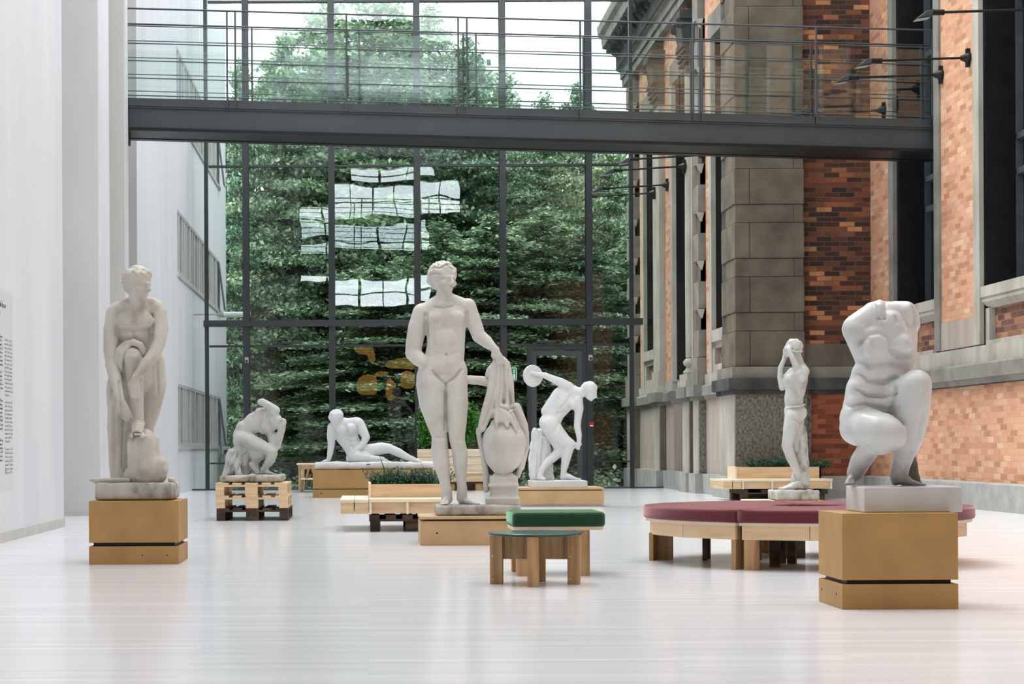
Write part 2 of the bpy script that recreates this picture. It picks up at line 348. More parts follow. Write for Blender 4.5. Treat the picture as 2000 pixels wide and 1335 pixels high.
# far left facade with three ribbon windows running out past the glass
WIN_L = [(.88, 2.01), (4.03, 5.19), (6.93, 8.16)]
y0, y1 = 33.6, 43.3
m = MB().box(-4.3, XW, 27.72, y0, -.5, 12).box(-4.3, XW, y1, 45.2, -.5, 12)
zs = [-.5]+[z for p in WIN_L for z in p]+[12]
for i in range(0, len(zs), 2): m.box(-4.3, XW, y0, y1, zs[i], zs[i+1])
wl4 = struct('wall_left', m, M['white_wall'])
struct('trim_3', MB().box(-8, XW, 27.70, 27.72, 0, 12), M['offwhite_wall'])
for i, (z0, z1) in enumerate(WIN_L):
    wdw = struct('window_%d' % (i+2), MB().box(XW-.06, XW-.04, y0, y1, z0, z1), M['bronze_glass'])
    fr = MB()
    for zz in (z0, z1-.05): fr.box(XW-.05, XW-.005, y0, y1, zz, zz+.05)
    fr.box(XW-.05, XW-.005, y0, y0+.05, z0, z1).box(XW-.05, XW-.005, y1-.06, y1, z0, z1)
    fr.build('window_frame', M['alu'], wdw)
    yy = y0+.30; k = 0
    while yy < y1-.5:
        ww = .16 if k % 2 else .30
        MB().box(XW-.045, XW-.012, yy, yy+ww, z0+.05, z1-.05).build('window_slat', M['alu'], wdw)
        yy += ww+(.22 if k % 3 else .40); k += 1
    MB().prism([(XW-.01, z1-.04), (XW+.015, z1-.04), (XW+.16, z0+.0), (XW+.13, z0+.0)], 'y', 42.75, 42.80).prism([(XW-.01, z1-.04), (XW+.0, z1-.04), (XW+.14, z0+.0), (XW+.13, z0+.0)], 'y', 42.80, 43.3).build('open_sash', M['win_frame'], wdw)
    MB().box(XW-.06, XW+.03, y0-.02, y1+.02, z0-.07, z0-.0).build('window_sill', M['alu'], wdw)
# ---- glass end wall
gw = MB()
MX = [-2.368, -.684, .9955, 2.675, 4.364]
ZT = 11.4
gwall = empty('window_1', (1.0, YG, 0), kind='structure')
for x in MX:
    s = MB().box(x-.062, x+.062, YG-.10, YG-.085, 0, ZT).box(x-.062, x+.062, YG+.085, YG+.10, 0, ZT).box(x-.035, x+.035, YG-.09, YG+.09, 0, ZT)
    s.build('mullion', M['steel'], gwall)
for x in (-3.147, 5.195):
    MB().box(x-.035, x+.035, YG-.07, YG+.07, 0, ZT).build('mullion', M['steel'], gwall)
xs = [-3.147]+MX+[5.195]
def transom(z0, z1, d, name='transom', skip=()):
    for i in range(6):
        if i in skip: continue
        MB().box(xs[i]+.05, xs[i+1]-.05, YG-d, YG+d, z0, z1).build(name, M['steel'], gwall)
transom(6.33, 6.37, .05); transom(9.56, 9.60, .05); transom(2.805, 2.845, .05); transom(.515, .545, .04, skip=(4,))
bm_ = MB().box(-3.20, 5.40, YG-.16, YG-.145, 3.20, 3.325).box(-3.20, 5.40, YG-.15, YG-.07, 3.20, 3.215).box(-3.20, 5.40, YG-.15, YG-.07, 3.31, 3.325).box(-3.20, 5.40, YG-.115, YG-.10, 3.20, 3.325)
bm_.build('cross_beam', M['steel'], gwall)
MB().box(-3.45, 5.95, YG-.05, YG+.05, -.02, .03).build('bottom_rail', M['steel_mid'], gwall)
rr = random.Random(3)
rows = [(.03, .515), (.545, 2.805), (2.845, 3.2), (3.325, 6.33), (6.37, 9.56), (9.6, ZT)]
ex = [-3.45]+xs+[5.88]
for i in range(len(ex)-1):
    for j, (z0, z1) in enumerate(rows):
        if i == 5 and j < 2: continue
        t1, t2 = rr.uniform(-.008, .008), rr.uniform(-.009, .004)
        x0, x1 = ex[i]+.03, ex[i+1]-.03
        dx, dz = t1*(x1-x0), t2*(z1-z0)
        MB().poly([(x0, YG, z0), (x1, YG+dx, z0), (x1, YG+dx+dz, z1), (x0, YG+dz, z1),
                   (x0, YG+.02, z0), (x1, YG+.02+dx, z0), (x1, YG+.02+dx+dz, z1), (x0, YG+.02+dz, z1)],
                  [(0,1,2,3),(7,6,5,4),(0,4,5,1),(1,5,6,2),(2,6,7,3),(3,7,4,0)]).build('glass_pane', M['glass'], gwall)
# door in the glass wall
dr = empty('door_1', (3.75, YG, 0), kind='structure')
MB().box(3.14, 3.22, YG-.07, YG+.07, 0, 2.80).box(4.22, 4.30, YG-.07, YG+.07, 0, 2.80).box(3.22, 4.22, YG-.07, YG+.07, 2.72, 2.80).build('door_frame', M['steel'], dr)
MB().box(3.22, 3.32, YG-.05, YG+.05, .03, 2.71).box(4.12, 4.22, YG-.05, YG+.05, .03, 2.71).box(3.32, 4.12, YG-.05, YG+.05, 2.61, 2.71).box(3.32, 4.12, YG-.05, YG+.05, .03, .16).build('door_leaf', M['steel_mid'], dr)
MB().box(3.32, 4.12, YG-.01, YG+.01, .16, 2.61).build('door_pane', M['glass'], dr)
MB().box(2.73, 3.14, YG-.01, YG+.01, .03, 2.80).build('side_pane', M['glass'], dr)
MB().tube((4.17, YG-.09, 1.0), (4.17, YG-.09, 1.5), .012).tube((4.17, YG-.09, 1.05), (4.17, YG-.04, 1.05), .01).tube((4.17, YG-.09, 1.45), (4.17, YG-.04, 1.45), .01).build('door_handle', M['steel_light'], dr)

# ---- old building, wing A (runs away from the camera, faces left)
XP, XA = 5.76, 5.88
ZTOP = 8.85
def pil(y0, y1, mat_up, x=XP, back=XA+.4, up=True):
    m = MB().box(x-.10, back, y0-.07, y1+.07, -.5, .345)
    return m
wa = MB()
# wall body behind everything
wa.box(6.55, 10, 30.0, 41.0, -.5, 10.3)
struct('wall_right_wing', wa, M['stone_dark'])
# brick piers between windows (solid from band to lintel)
def seg(y0, y1, z0, z1, x=XA, back=6.6): return MB().box(x, back, y0, y1, z0, z1)
struct('wall_right_wing', MB().box(XA, 6.6, 31.6, 31.95, 2.06, ZTOP).box(XA, 6.6, 35.6, 36.35, 2.06, ZTOP).box(XA, 6.6, 39.3, 39.65, 2.06, ZTOP)
       .box(XA, 6.6, 30.0, 31.6, 8.15, ZTOP).box(XA, 6.6, 33.7, 35.6, 8.15, ZTOP).box(XA, 6.6, 37.2, 39.3, 8.15, ZTOP), M['brick_light'])
# stone jambs and lintels round the windows
j = 1
def window_a(y0, y1, zs, k):
    w_ = struct('window_%d' % k, MB().box(6.30, 6.33, y0, y1, zs, 7.7), M['bronze_glass'])
    f = MB()
    for yy in (y0, (y0+y1)/2-.04, y1-.08): f.box(6.22, 6.30, yy, yy+.08, zs, 7.7)
    for zz in (zs, zs+1.6, zs+3.2, 7.62): f.box(6.22, 6.30, y0, y1, zz, zz+.08)
    f.build('window_frame', M['win_frame'], w_)
    MB().box(XA-.02, 6.6, y1, y1+.24, 2.06, 7.75).build('window_jamb', M['stone_light'], w_)
    MB().box(XA+.06, 6.6, y1-.02, y1, zs, 7.75).build('window_reveal', M['reveal_dark'], w_)
    MB().box(XA-.02, 6.6, y0-.1, y1+.24, 7.75, 8.15).build('window_lintel', M['stone_mid'], w_)
    if zs > 2.5:
        MB().box(XA-.04, 6.45, y0, y1+.02, zs-.20, zs).box(XA+.02, 6.45, y0, y1, zs-.30, zs-.20).build('window_sill', M['stone_light'], w_)
        MB().box(XA+.08, 6.4, y0, y1-.18, 2.2, zs-.30).build('brick_panel', M['brick_panel'], w_)
        MB().box(XA+.0, 6.4, y1-.18, y1, 2.06, zs-.30).box(XA+.0, 6.4, y0, y1-.18, 2.06, 2.2).build('panel_border', M['stone_light'], w_)
    return w_
window_a(30.0, 31.35, 2.78, 5)
w6 = window_a(33.7, 35.35, 2.10, 6)
MB().box(6.12, 6.5, 33.7, 35.35, 2.06, 3.9).prism([(33.7, 3.9), (35.35, 3.9), (34.6, 4.35)], 'x', 6.12, 6.5).build('stone_panel', M['stone_light'], w6)
window_a(37.2, 39.05, 2.80, 7)
# dado of wing A
struct('trim_4', MB().box(XA, 6.6, 30.0, 32.2, .345, 1.62).box(XA, 6.6, 36.9, 40.0, .345, 1.62).box(XA, 6.6, 35.35, 36.4, .345, 1.62), M['stone_pink'])
struct('trim_5', MB().box(6.12, 6.6, 33.6, 35.35, .345, 1.9).box(XA, 6.6, 32.2, 33.7, .345, 1.9), M['stone_mid'])
# pilasters, each one a thing of the wall: dado block, shaft above the band
def pilaster(k, y0, y1, quoin=False, column=False, shaft='stone_light'):
    p = empty('trim_%d' % k, (XP, y0, 0), kind='structure')
    MB().box(XP, 6.5, y0, y1, .345, 1.62).build('pilaster_shaded_dado', M['stone'] if k != 6 else M['stone_rough'], p)  # near face set darker, its shade put into the stone colour
    MB().box(XP-.02, XP, y0+.0, y1, .345, 1.62).build('pilaster_lit_face', M['stone_light'], p)  # paler plate, the light on the left side put into its colour
    MB().box(XP-.09, 6.5, y0-.06, y1+.06, -.5, .345).build('pilaster_plinth', M['granite'], p)
    MB().box(XP-.12, 6.5, y0-.12, y1+.12, 1.69, 1.88).box(XP-.06, 6.5, y0-.07, y1+.07, 1.62, 1.69).build('pilaster_band', M['stone_mid'], p)
    if quoin:
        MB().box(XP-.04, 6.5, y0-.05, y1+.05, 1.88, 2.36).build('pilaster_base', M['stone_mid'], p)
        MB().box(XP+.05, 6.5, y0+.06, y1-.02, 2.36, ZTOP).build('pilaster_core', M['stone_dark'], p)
        z = 2.36; i = 0
        while z < ZTOP-.1:
            h_ = .48 if i % 2 == 0 else .36
            a = 0 if i % 2 == 0 else .06
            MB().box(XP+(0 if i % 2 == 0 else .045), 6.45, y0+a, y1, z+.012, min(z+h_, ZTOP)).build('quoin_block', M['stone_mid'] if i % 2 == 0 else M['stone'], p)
            if i % 2: MB().prism([(XP-.02, z+h_), (XP+.10, z+h_), (XP+.06, z+h_-.16)], 'y', y0-.03, y0+.10).build('quoin_nib', M['stone_light'], p)
            z += h_; i += 1
    else:
        MB().box(XP-.09, 6.5, y0-.10, y1+.08, 1.88, 2.0).box(XP-.06, 6.5, y0-.07, y1+.05, 2.0, 2.12).build('pilaster_base', M['stone_light'], p)
        if column:
            c = ((XP+.09), (y0+y1)/2, 2.12)
            MB().lathe(c, [(.14,0),(.15,.04),(.11,.08),(.09,.13),(.14,.17),(.15,.22),(.11,.27),(.08,.30)], 20).build('column_foot', M['stone_light'], p, smooth=True)
            MB().lathe(c, [(.10,.30),(.105,2.0),(.095,5.5)], 20).box(XP+.08, 6.5, y0+.1, y1, 2.12, 7.6).build('column_shaft', M['stone_light'], p)
        else:
            MB().box(XP-.03, 6.5, y0-.04, y1, 2.12, 2.30).build('pilaster_foot', M['stone_light'], p)
            MB().box(XP, 6.5, y0, y1, 2.30, 7.6).build('pilaster_shaft', M[shaft], p)
        cap = MB().box(XP-.02, 6.4, y0-.02, y1+.02, 7.55, 7.62)
        cap.prism([(XP+.02, 7.62), (6.4, 7.62), (6.4, 8.45), (XP-.14, 8.45), (XP-.10, 8.2)], 'y', y0, y1)
        for yy in (y0-.03, y1-.09):
            cap.tube((XP-.13, yy, 8.40), (XP-.13, yy+.12, 8.40), .085, n=14)
            cap.tube((XP-.04, yy, 8.05), (XP-.04, yy+.12, 8.05), .06, n=12)
        for q in range(4): cap.tube((XP-.02-.02*q, y0-.05, 7.72+.09*q), (XP-.02-.02*q, y1+.05, 7.72+.09*q), .035, n=8)
        for q in range(3): cap.tube((XP+.08+.1*q, y0-.05, 7.9+.1*q), (XP+.08+.1*q, y0+.02, 7.9+.1*q), .06, n=10)
        cap.box(XP-.16, 6.4, y0-.10, y1+.10, 8.45, 8.60)
        cap.build('capital', M['stone_dark'], p)
    return p
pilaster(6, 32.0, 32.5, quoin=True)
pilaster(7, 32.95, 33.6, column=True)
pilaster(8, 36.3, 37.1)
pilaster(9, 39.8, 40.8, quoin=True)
# plinth, band and cornice of wing A
struct('trim_10', MB().box(XA-.08, 6.6, 30, 41, -.5, .345), M['granite'])
struct('trim_11', MB().prism([(XA+.3,1.62),(XA-.03,1.62),(XA-.06,1.69),(XA-.10,1.69),(XA-.10,1.85),(XA-.06,1.88),(XA+.3,1.88)], 'y', 30, 33.7)
       .prism([(XA+.3,1.62),(XA-.03,1.62),(XA-.06,1.69),(XA-.10,1.69),(XA-.10,1.85),(XA-.06,1.88),(XA+.3,1.88)], 'y', 35.4, 40.85), M['stone_mid'])
struct('trim_12', MB().box(XA-.03, 6.6, 30, 33.7, 1.88, 2.06).box(XA-.03, 6.6, 35.4, 40, 1.88, 2.06), M['stone_light'])
EN = [(6.6,8.85),(5.74,8.85),(5.74,9.02),(5.70,9.02),(5.70,9.18),(5.62,9.22),(5.62,9.52),(5.56,9.58),(5.56,9.66),(5.30,9.72),(5.28,9.92),(5.20,10.0),(5.18,10.18),(5.6,10.3),(6.6,10.5)]
ent = struct('trim_13', MB().prism(EN, 'y', 28.9, 41.3), M['stone_mid'])
MB().box(5.60, 5.70, 28.9, 41.25, 9.225, 9.50).build('frieze', M['stone_dark'], ent)
for i in range(26):
    yy = 29.2+i*.47
    mo = MB().prism([(5.64,9.44),(5.42,9.60),(5.34,9.70),(5.64,9.70)], 'y', yy, yy+.17)
    mo.tube((5.42, yy-.01, 9.62), (5.42, yy+.18, 9.62), .06, n=10)
    mo.build('modillion', M['stone_dark'], ent)
MB().box(5.9, 12, 28.9, 41.2, 10.35, 10.6).build('roof_edge', M['stone_dark'], ent)
# ---- corner pier (faces the camera) with quoins
cp = empty('trim_14', (5.73, 28.8, 0), kind='structure')
X0, X1, YP = 5.75, 6.84, 28.8
MB().box(X0+.03, X1-.02, YP+.03, 30.0, .345, 10.3).build('pier_core', M['stone_dark'], cp)
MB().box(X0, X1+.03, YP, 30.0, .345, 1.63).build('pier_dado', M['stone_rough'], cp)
MB().box(X0-.02, X0, YP, 30.0, .345, 1.63).build('pier_lit_side', M['stone_light'], cp)  # pale side plate, the light it catches is painted in
MB().box(X0-.12, X1+.10, YP-.12, 30.1, -.1, .345).build('pier_plinth', M['granite'], cp)
PR = [(0,1.63),(-.03,1.63),(-.07,1.70),(-.13,1.70),(-.13,1.85),(-.09,1.88),(0,1.88)]
MB().box(X0-.13, X1+.12, YP-.13, 30.1, 1.70, 1.88).box(X0-.06, X1+.05, YP-.06, 30.1, 1.63, 1.70).build('pier_band', M['stone_dark'], cp)
MB().box(X0-.06, X1+.04, YP-.06, 30.0, 1.88, 2.06).build('pier_base', M['stone_mid'], cp)
z = 2.06; i = 0
while z < 10.2:
    big = i % 2 == 0
    h_ = .56 if big else .285
    z1 = min(z+h_, 10.3)
    if big:
        MB().box(X0+.24, X1, YP, YP+.5, z+.008, z1-.006).build('quoin_block', M['stone'], cp, bevel=.012)
        MB().box(X0, X0+.235, YP, 29.9, z+.008, z1-.006).build('quoin_block', M['stone'], cp, bevel=.012)
    else:
        MB().box(X0+.015, X1-.16, YP+.02, 29.6, z, z1).build('quoin_block', M['stone'], cp, bevel=.006)
        MB().box(X1-.155, X1-.01, YP+.02, YP+.5, z, z1).build('quoin_block', M['stone'], cp, bevel=.006)
    z += h_; i += 1
# ---- facing brick wall between pier and near wing
YF = 29.0
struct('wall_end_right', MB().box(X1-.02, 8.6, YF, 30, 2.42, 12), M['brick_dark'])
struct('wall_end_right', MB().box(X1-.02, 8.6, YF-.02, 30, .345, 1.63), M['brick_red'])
struct('trim_15', MB().box(X1, 8.0, YF-.03, 30, 2.06, 2.42), M['stone'])
struct('trim_16', MB().box(X1, 8.0, YF-.06, 30, 1.88, 2.06), M['stone_mid'])
struct('trim_17', MB().box(X1, 8.0, YF-.14, 30, 1.70, 1.88).box(X1, 8.0, YF-.06, 30, 1.63, 1.70), M['stone_dark'])
struct('trim_18', MB().box(X1-.05, 8.0, YF-.12, 30, -.1, .345), M['granite'])
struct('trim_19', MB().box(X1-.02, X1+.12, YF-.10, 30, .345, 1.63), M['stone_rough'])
# ---- near wing B (faces left, nearer the camera)
XB = 7.93
openings = [(25.67, 27.66), (21.55, 23.77), (17.4, 19.6), (13.2, 15.4)]
m = MB(); yy = 29.2
for a, b_ in openings:
    m.box(XB, 8.9, b_+.24, yy, 2.5, 12); yy = a-.24
m.box(XB, 8.9, -20, yy, 2.5, 12)
struct('wall_right', m, M['brick_light'])
struct('wall_right', MB().box(XB-.02, 8.9, -20, YF, .345, 1.60), M['brick_light'])
struct('wall_right', MB().box(8.7, 9.4, -20, 30, 0, 12), M['stone_dark'])
for k, (a, b_) in enumerate(openings):
    w_ = struct('window_%d' % (k+8), MB().box(8.45, 8.48, a, b_, 2.85, 11), M['bronze_glass'])
    f = MB()
    for q in range(5): yq = a+(b_-a-.07)*q/4; f.box(8.36, 8.45, yq, yq+.07, 2.85, 11)
    for zz in (2.85, 4.3, 4.75, 6.6, 8.4): f.box(8.36, 8.45, a, b_, zz, zz+.08)
    f.build('window_frame', M['win_frame'], w_)
    MB().box(XB-.03, 8.9, b_, b_+.24, 2.12, 11.5).box(XB-.03, 8.9, a-.24, a, 2.12, 11.5).build('window_jamb', M['stone_light'] if k else M['stone_mid'], w_)
    MB().box(XB+.03, 8.9, b_-.02, b_-.001, 2.06, 11.5).build('window_reveal', M['reveal_dark'], w_)
    MB().box(XB+.05, 8.9, b_-.05, b_-.022, 2.06, 11.5).box(XB+.01, 8.9, a+.002, a+.03, 2.06, 11.5).build('window_edge', M['black'], w_)
    MB().box(XB-.02, 8.5, a, b_, 2.72, 2.86).prism([(8.4,2.58),(XB+.08,2.58),(XB+.0,2.66),(XB+.0,2.72),(8.4,2.72)], 'y', a, b_).build('window_sill', M['stone_light'], w_)
    MB().box(XB+.12, 8.5, a+.16, b_-.16, 2.16, 2.58).build('brick_panel', M['brick_panel'], w_)
    MB().box(XB+.04, 8.5, a, a+.16, 2.06, 2.58).box(XB+.04, 8.5, b_-.16, b_, 2.06, 2.58).box(XB, 8.5, a+.16, b_-.16, 2.06, 2.16).build('panel_border', M['stone_light'], w_)
struct('trim_20', MB().box(XB-.01, 8.9, 24.01, 25.43, 2.12, 2.5).box(XB-.01, 8.9, 27.9, 29, 2.12, 2.5), M['stone_pink'])
struct('trim_21', MB().box(XB-.05, 8.9, -20, YF-.06, 1.88, 2.10), M['stone_light'])
struct('trim_22', MB().prism([(8.9,1.60),(XB-.07,1.60),(XB-.12,1.68),(XB-.16,1.68),(XB-.16,1.85),(XB-.12,1.88),(8.9,1.88)], 'y', -20, YF-.13), M['stone_mid'])
struct('trim_23', MB().box(XB-.075, XB-.0, -20, YF-.07, 1.595, 1.678), M['stone_dark'])
struct('trim_24', MB().prism([(8.9,0),(XB-.15,0),(XB-.15,.33),(XB-.11,.35),(8.9,.35)], 'y', -20, YF-.13), M['granite'])
# ---- the end of the hall behind the camera
m = MB()
OP = [(-3.2, 5.6, 12.9, 14.6), (-.5, 4.0, 14.9, 15.7), (-3.2, 3.8, 10.5, 12.5), (-1.6, 4.0, 8.0, 9.45)]
YK = -30
xs_ = sorted({-8, 9.4, *[o[0] for o in OP], *[o[1] for o in OP]}); zs_ = sorted({0, 24, *[o[2] for o in OP], *[o[3] for o in OP]})
for i in range(len(xs_)-1):
    for j in range(len(zs_)-1):
        cx, cz = (xs_[i]+xs_[i+1])/2, (zs_[j]+zs_[j+1])/2
        if not any(o[0] < cx < o[1] and o[2] < cz < o[3] for o in OP): m.box(xs_[i], xs_[i+1], YK-.3, YK, zs_[j], zs_[j+1])
struct('wall_back', m, M['steel'])
for k, o in enumerate(OP):
    g = MB(); n_ = max(2, int((o[1]-o[0])/1.2))
    for i in range(1, n_): xx = o[0]+(o[1]-o[0])*i/n_; g.box(xx-.03-.03*(i%2), xx+.03+.03*(i%2), YK-.25, YK-.05, o[2], o[3])
    g.box(o[0], o[1], YK-.25, YK-.05, (o[2]+o[3])/2-.03, (o[2]+o[3])/2+.03)
    struct('window_%d' % (12+k), g, M['steel'])
struct('unseen_ceiling', MB().box(-8, 9.4, -20, -2, 5.2, 5.5), M['steel'])
struct('unseen_ceiling', MB().box(-8, 9.4, YK, 2.5, 16.3, 16.5), M['offwhite_wall'])  # unseen solid roof and raised side walls, added to cut light from behind
struct('wall_left', MB().box(-8, XL, YK, 2.5, 12, 16.3).box(-8, XL, YK, -20, 0, 12), M['white_wall'])
struct('wall_right', MB().box(XB, 9.4, YK, 2.5, 12, 16.3).box(XB, 9.4, YK, -20, 0, 12), M['stone_dark'])
struct('wall_back', MB().box(-8, 9.4, -20.3, -20, 0, 5.5), M['steel'])

# ================================================================== FOOTBRIDGE
br = empty('footbridge', (2.3, 26.2, 4.9), 'dark grey steel footbridge crossing the hall with glass and rod balustrades', 'bridge')
YB0, YB1 = 25.85, 26.75
def zb(x): return 5.305-.0322*(x+3.35)             # underside of the sloping beam
XA0, XA1 = -3.85, 8.3
def sloped(mb, x0, x1, y0, y1, a, b_):
    mb.poly([(x0,y0,zb(x0)+a),(x1,y0,zb(x1)+a),(x1,y1,zb(x1)+a),(x0,y1,zb(x0)+a),(x0,y0,zb(x0)+b_),(x1,y0,zb(x1)+b_),(x1,y1,zb(x1)+b_),(x0,y1,zb(x0)+b_)],
            [(0,3,2,1),(4,5,6,7),(0,1,5,4),(1,2,6,5),(2,3,7,6),(3,0,4,7)]); return mb
for yb, s_ in ((YB0, 1), (YB1, -1)):
    g = sloped(MB(), XA0, XA1, yb+.05*s_, yb+.07*s_, .02, .33)
    sloped(g, XA0, XA1, yb+.02*s_, yb+.14*s_, .31, .335)
    g.build('beam', M['steel_mid'], br)
    sloped(MB(), XA0, XA1, yb, yb+.16*s_, -.01, .035).build('bottom_flange', M['black'], br)
    sloped(MB(), XA0, XA1, yb+.0*s_, yb+.012*s_, .335, .445).build('edge_plate', M['steel_mid'], br)
sloped(MB(), XA0, XA1, YB0+.02, YB1-.02, .34, .40).build('deck', M['steel'], br)
sloped(MB(), XA0, XA1, YB0+.10, YB1-.10, .0, .02).build('underside', M['black'], br)
MB().box(-3.40, -3.34, YB0+.05, YB0+.3, 5.12, 5.32).build('bracket', M['black'], br)
for yb, s_, posts in ((YB0, -1, [444,460,677,895,912,1133,1353,1370,1593,1820]), (YB1, 1, [477,492,702,905,930,1140,1350,1368,1585,1800])):
    xp = []
    for px in posts:
        x = (px-718+3.6)*yb/F; xp.append(x)
        MB().box(x-.012, x+.012, yb+s_*.03-.02, yb+s_*.03+.02, zb(x)+.34, zb(x)+1.69).box(x-.012, x+.012, yb+s_*.03-.03, yb+s_*.03+.03, zb(x)+.33, zb(x)+.44).build('railing_post', M['steel_mid'], br)
    for k in range(6):
        r_ = MB(); zz = 1.69-k*.243 if k == 0 else 1.69-.0-k*.243
        r_.tube((XA0, yb+s_*.03, zb(XA0)+zz), (XA1, yb+s_*.03, zb(XA1)+zz), .013 if k == 0 else .008, n=8)
        r_.build('railing_rod', M['steel_mid'], br)
    edges = [XA0]+xp+[XA1]
    for i in range(len(edges)-1):
        if edges[i+1]-edges[i] < .3: continue
        a, b_ = edges[i]+.03, edges[i+1]-.03
        sloped(MB(), a, b_, yb-s_*.01, yb-s_*.002, .40, 1.42 if s_ < 0 else 1.30).build('glass_panel', M['rail_glass'], br)
# ================================================================== SPOTLIGHTS ON ARMS
def spotlight(xw, D, z, drop, label, grp):
    r_ = empty('wall_spotlight', (xw, D, z), label, 'spotlight', grp)
    xe = xw-1.17
    MB().lathe((xw-.0, D, z), [(.001,0),(.001,.001)], 6)
    b = MB(); b.tube((xw, D, z), (xw-.03, D, z), .075, n=14); b.tube((xw-.03, D, z), (xw-.12, D, z), .07, .03, n=14); b.box(xw-.05, xw, D-.03, D+.03, z-.12, z+.12)
    b.build('wall_bracket', M['black'], r_)
    MB().tube((xw-.1, D, z), (xe, D, z-drop), .016, n=8).build('arm', M['black'], r_)
    h = MB(); h.tube((xe+.02, D, z-drop), (xe-.12, D, z-drop), .035, n=10)
    h.build('swivel', M['black'], r_)
    z2 = z-drop
    h = MB().poly([(xe-.10,D-.06,z2+.03),(xe-.10,D+.06,z2+.03),(xe-.14,D+.09,z2-.06),(xe-.14,D-.09,z2-.06),
                   (xe-.20,D-.05,z2+.01),(xe-.20,D+.05,z2+.01),(xe-.33,D+.08,z2-.09),(xe-.33,D-.08,z2-.09)],
                  [(0,1,2,3),(4,7,6,5),(0,4,5,1),(1,5,6,2),(2,6,7,3),(3,7,4,0)])
    hd = h.build('lamp_head', M['black'], r_, bevel=.01)
    MB().poly([(xe-.16,D-.07,z2-.066),(xe-.16,D+.07,z2-.066),(xe-.32,D+.07,z2-.091),(xe-.32,D-.07,z2-.091),(xe-.16,D-.07,z2-.071),(xe-.16,D+.07,z2-.071),(xe-.32,D+.07,z2-.096),(xe-.32,D-.07,z2-.096)],
              [(0,1,2,3),(7,6,5,4),(0,4,5,1),(1,5,6,2),(2,6,7,3),(3,7,4,0)]).build('lamp_glass', M['grey_box'], hd)
SB = [(1893,113,24.2,'near brick wing, highest one fully in view'),(1843,146,25.35,'near brick wing, just below the highest full one'),
      (1728,215,28.15,'near brick wing, low behind the bridge glass'),(2040,18,21.6,'near brick wing, cut by the right edge')]
for x, y, D, t in SB:
    z = W(x, y, D).z; spotlight(XB-.0, D, z, .03, 'black long-armed spotlight, '+t, 'spotlights on the near wing')
SA = [(1373,303,32.0,5.88,'farther wing under the bridge, topmost of four'),(1339,325,33.25,5.76,'farther wing under the bridge, second from top'),
      (1305,361,35.9,5.88,'farther wing under the bridge, third from top'),(1281,377,36.75,5.76,'farther wing under the bridge, lowest of four')]
for x, y, D, xw, t in SA:
    z = W(x, y, D).z; spotlight(xw, D, z, .06, 'black long-armed spotlight, '+t, 'spotlights on the farther wing')

# ================================================================== SMALL FITTINGS ON THE GLASS WALL
e = empty('exit_sign', (W(1004,730,YG-.13).x, YG-.13, W(1004,730,YG-.13).z), 'small green exit sign with pale marks on the glass by the urn drapery', 'sign')
c = ORG[e.name]
MB().box(c.x-.10, c.x+.055, c.y-.012, c.y+.012, c.z-.125, c.z+.125).build('sign_panel', M['sign_green'], e)
b = MB().box(c.x-.10, c.x+.055, c.y-.016, c.y-.012, c.z+.11, c.z+.125).box(c.x-.10, c.x+.055, c.y-.016, c.y-.012, c.z-.125, c.z-.11).box(c.x+.043, c.x+.055, c.y-.016, c.y-.012, c.z-.125, c.z+.125)
b.box(c.x-.01, c.x+.012, c.y-.016, c.y-.012, c.z+.035, c.z+.09).prism([(c.x-.022,c.z+.04),(c.x+.024,c.z+.04),(c.x+.001,c.z+.01)], 'y', c.y-.016, c.y-.012).box(c.x-.02, c.x+.02, c.y-.016, c.y-.012, c.z-.095, c.z-.0)
b.build('sign_marks', M['sign_white'], e)
def small(name, x, y, D, w_, h_, d, mat, label, cat, group=None):
    p = W(x, y, D); r_ = empty(name, (p.x, D, p.z), label, cat, group)
    MB().box(p.x-w_/2, p.x+w_/2, D-d, D, p.z-h_/2, p.z+h_/2).build('housing', mat, r_, bevel=.006)
    return r_, p
for x, y, t in ((482,703,'left mullion behind the stooping statue'),(1153,698,'right mullion above the discus statue')):
    r_, p = small('door_sensor', x, y, YG-.10, .075, .11, .05, M['grey_box'], 'small grey box sensor fixed on the '+t, 'sensor', 'sensors on the mullions')
    MB().box(p.x-.022, p.x+.022, YG-.162, YG-.15, p.z-.04, p.z-.0).build('lens', M['black'], r_)
r_, p = small('fire_alarm_button', 1155, 828, YG-.10, .10, .10, .04, M['red'], 'dark red fire alarm button on the mullion right of the discus statue', 'alarm')
MB().box(p.x-.03, p.x+.03, YG-.146, YG-.14, p.z-.04, p.z-.015).build('marking', M['sign_white'], r_)
for x, y, t in ((569,669,'upper left bay'),(736,669,'bay left of the tall statue'),(1067,667,'bay above the door')):
    r_, p = small('window_actuator', x, y, YG-.05, .38, .045, .05, M['steel'], 'slim black window opener bar on the transom in the '+t, 'window opener', 'openers on the low transom')
p = W(437, 614, YG+.5)
r_ = empty('outdoor_lamp', (p.x, p.y, p.z), 'white tubular lamp outside the glass against the white facade', 'lamp')
MB().tube((p.x, p.y, p.z), (p.x+.42, p.y, p.z), .055, n=14).build('lamp_tube', M['white'], r_, smooth=False)
MB().tube((p.x-.14, p.y, p.z), (p.x, p.y, p.z), .03, .06, n=12).build('lamp_socket', M['grey_box'], r_)
MB().box(-3.45, p.x-.1, p.y-.01, p.y+.01, p.z-.012, p.z+.012).build('bracket_arm', M['grey_box'], r_)
p = W(441, 882, 42.5)
r_ = empty('security_camera', (p.x, p.y, p.z), 'small grey camera box bracketed on the white facade corner outside', 'camera')
MB().box(p.x-.09, p.x+.11, 42.4, 42.7, p.z-.09, p.z+.12).build('camera_body', M['grey_box'], r_, bevel=.01)
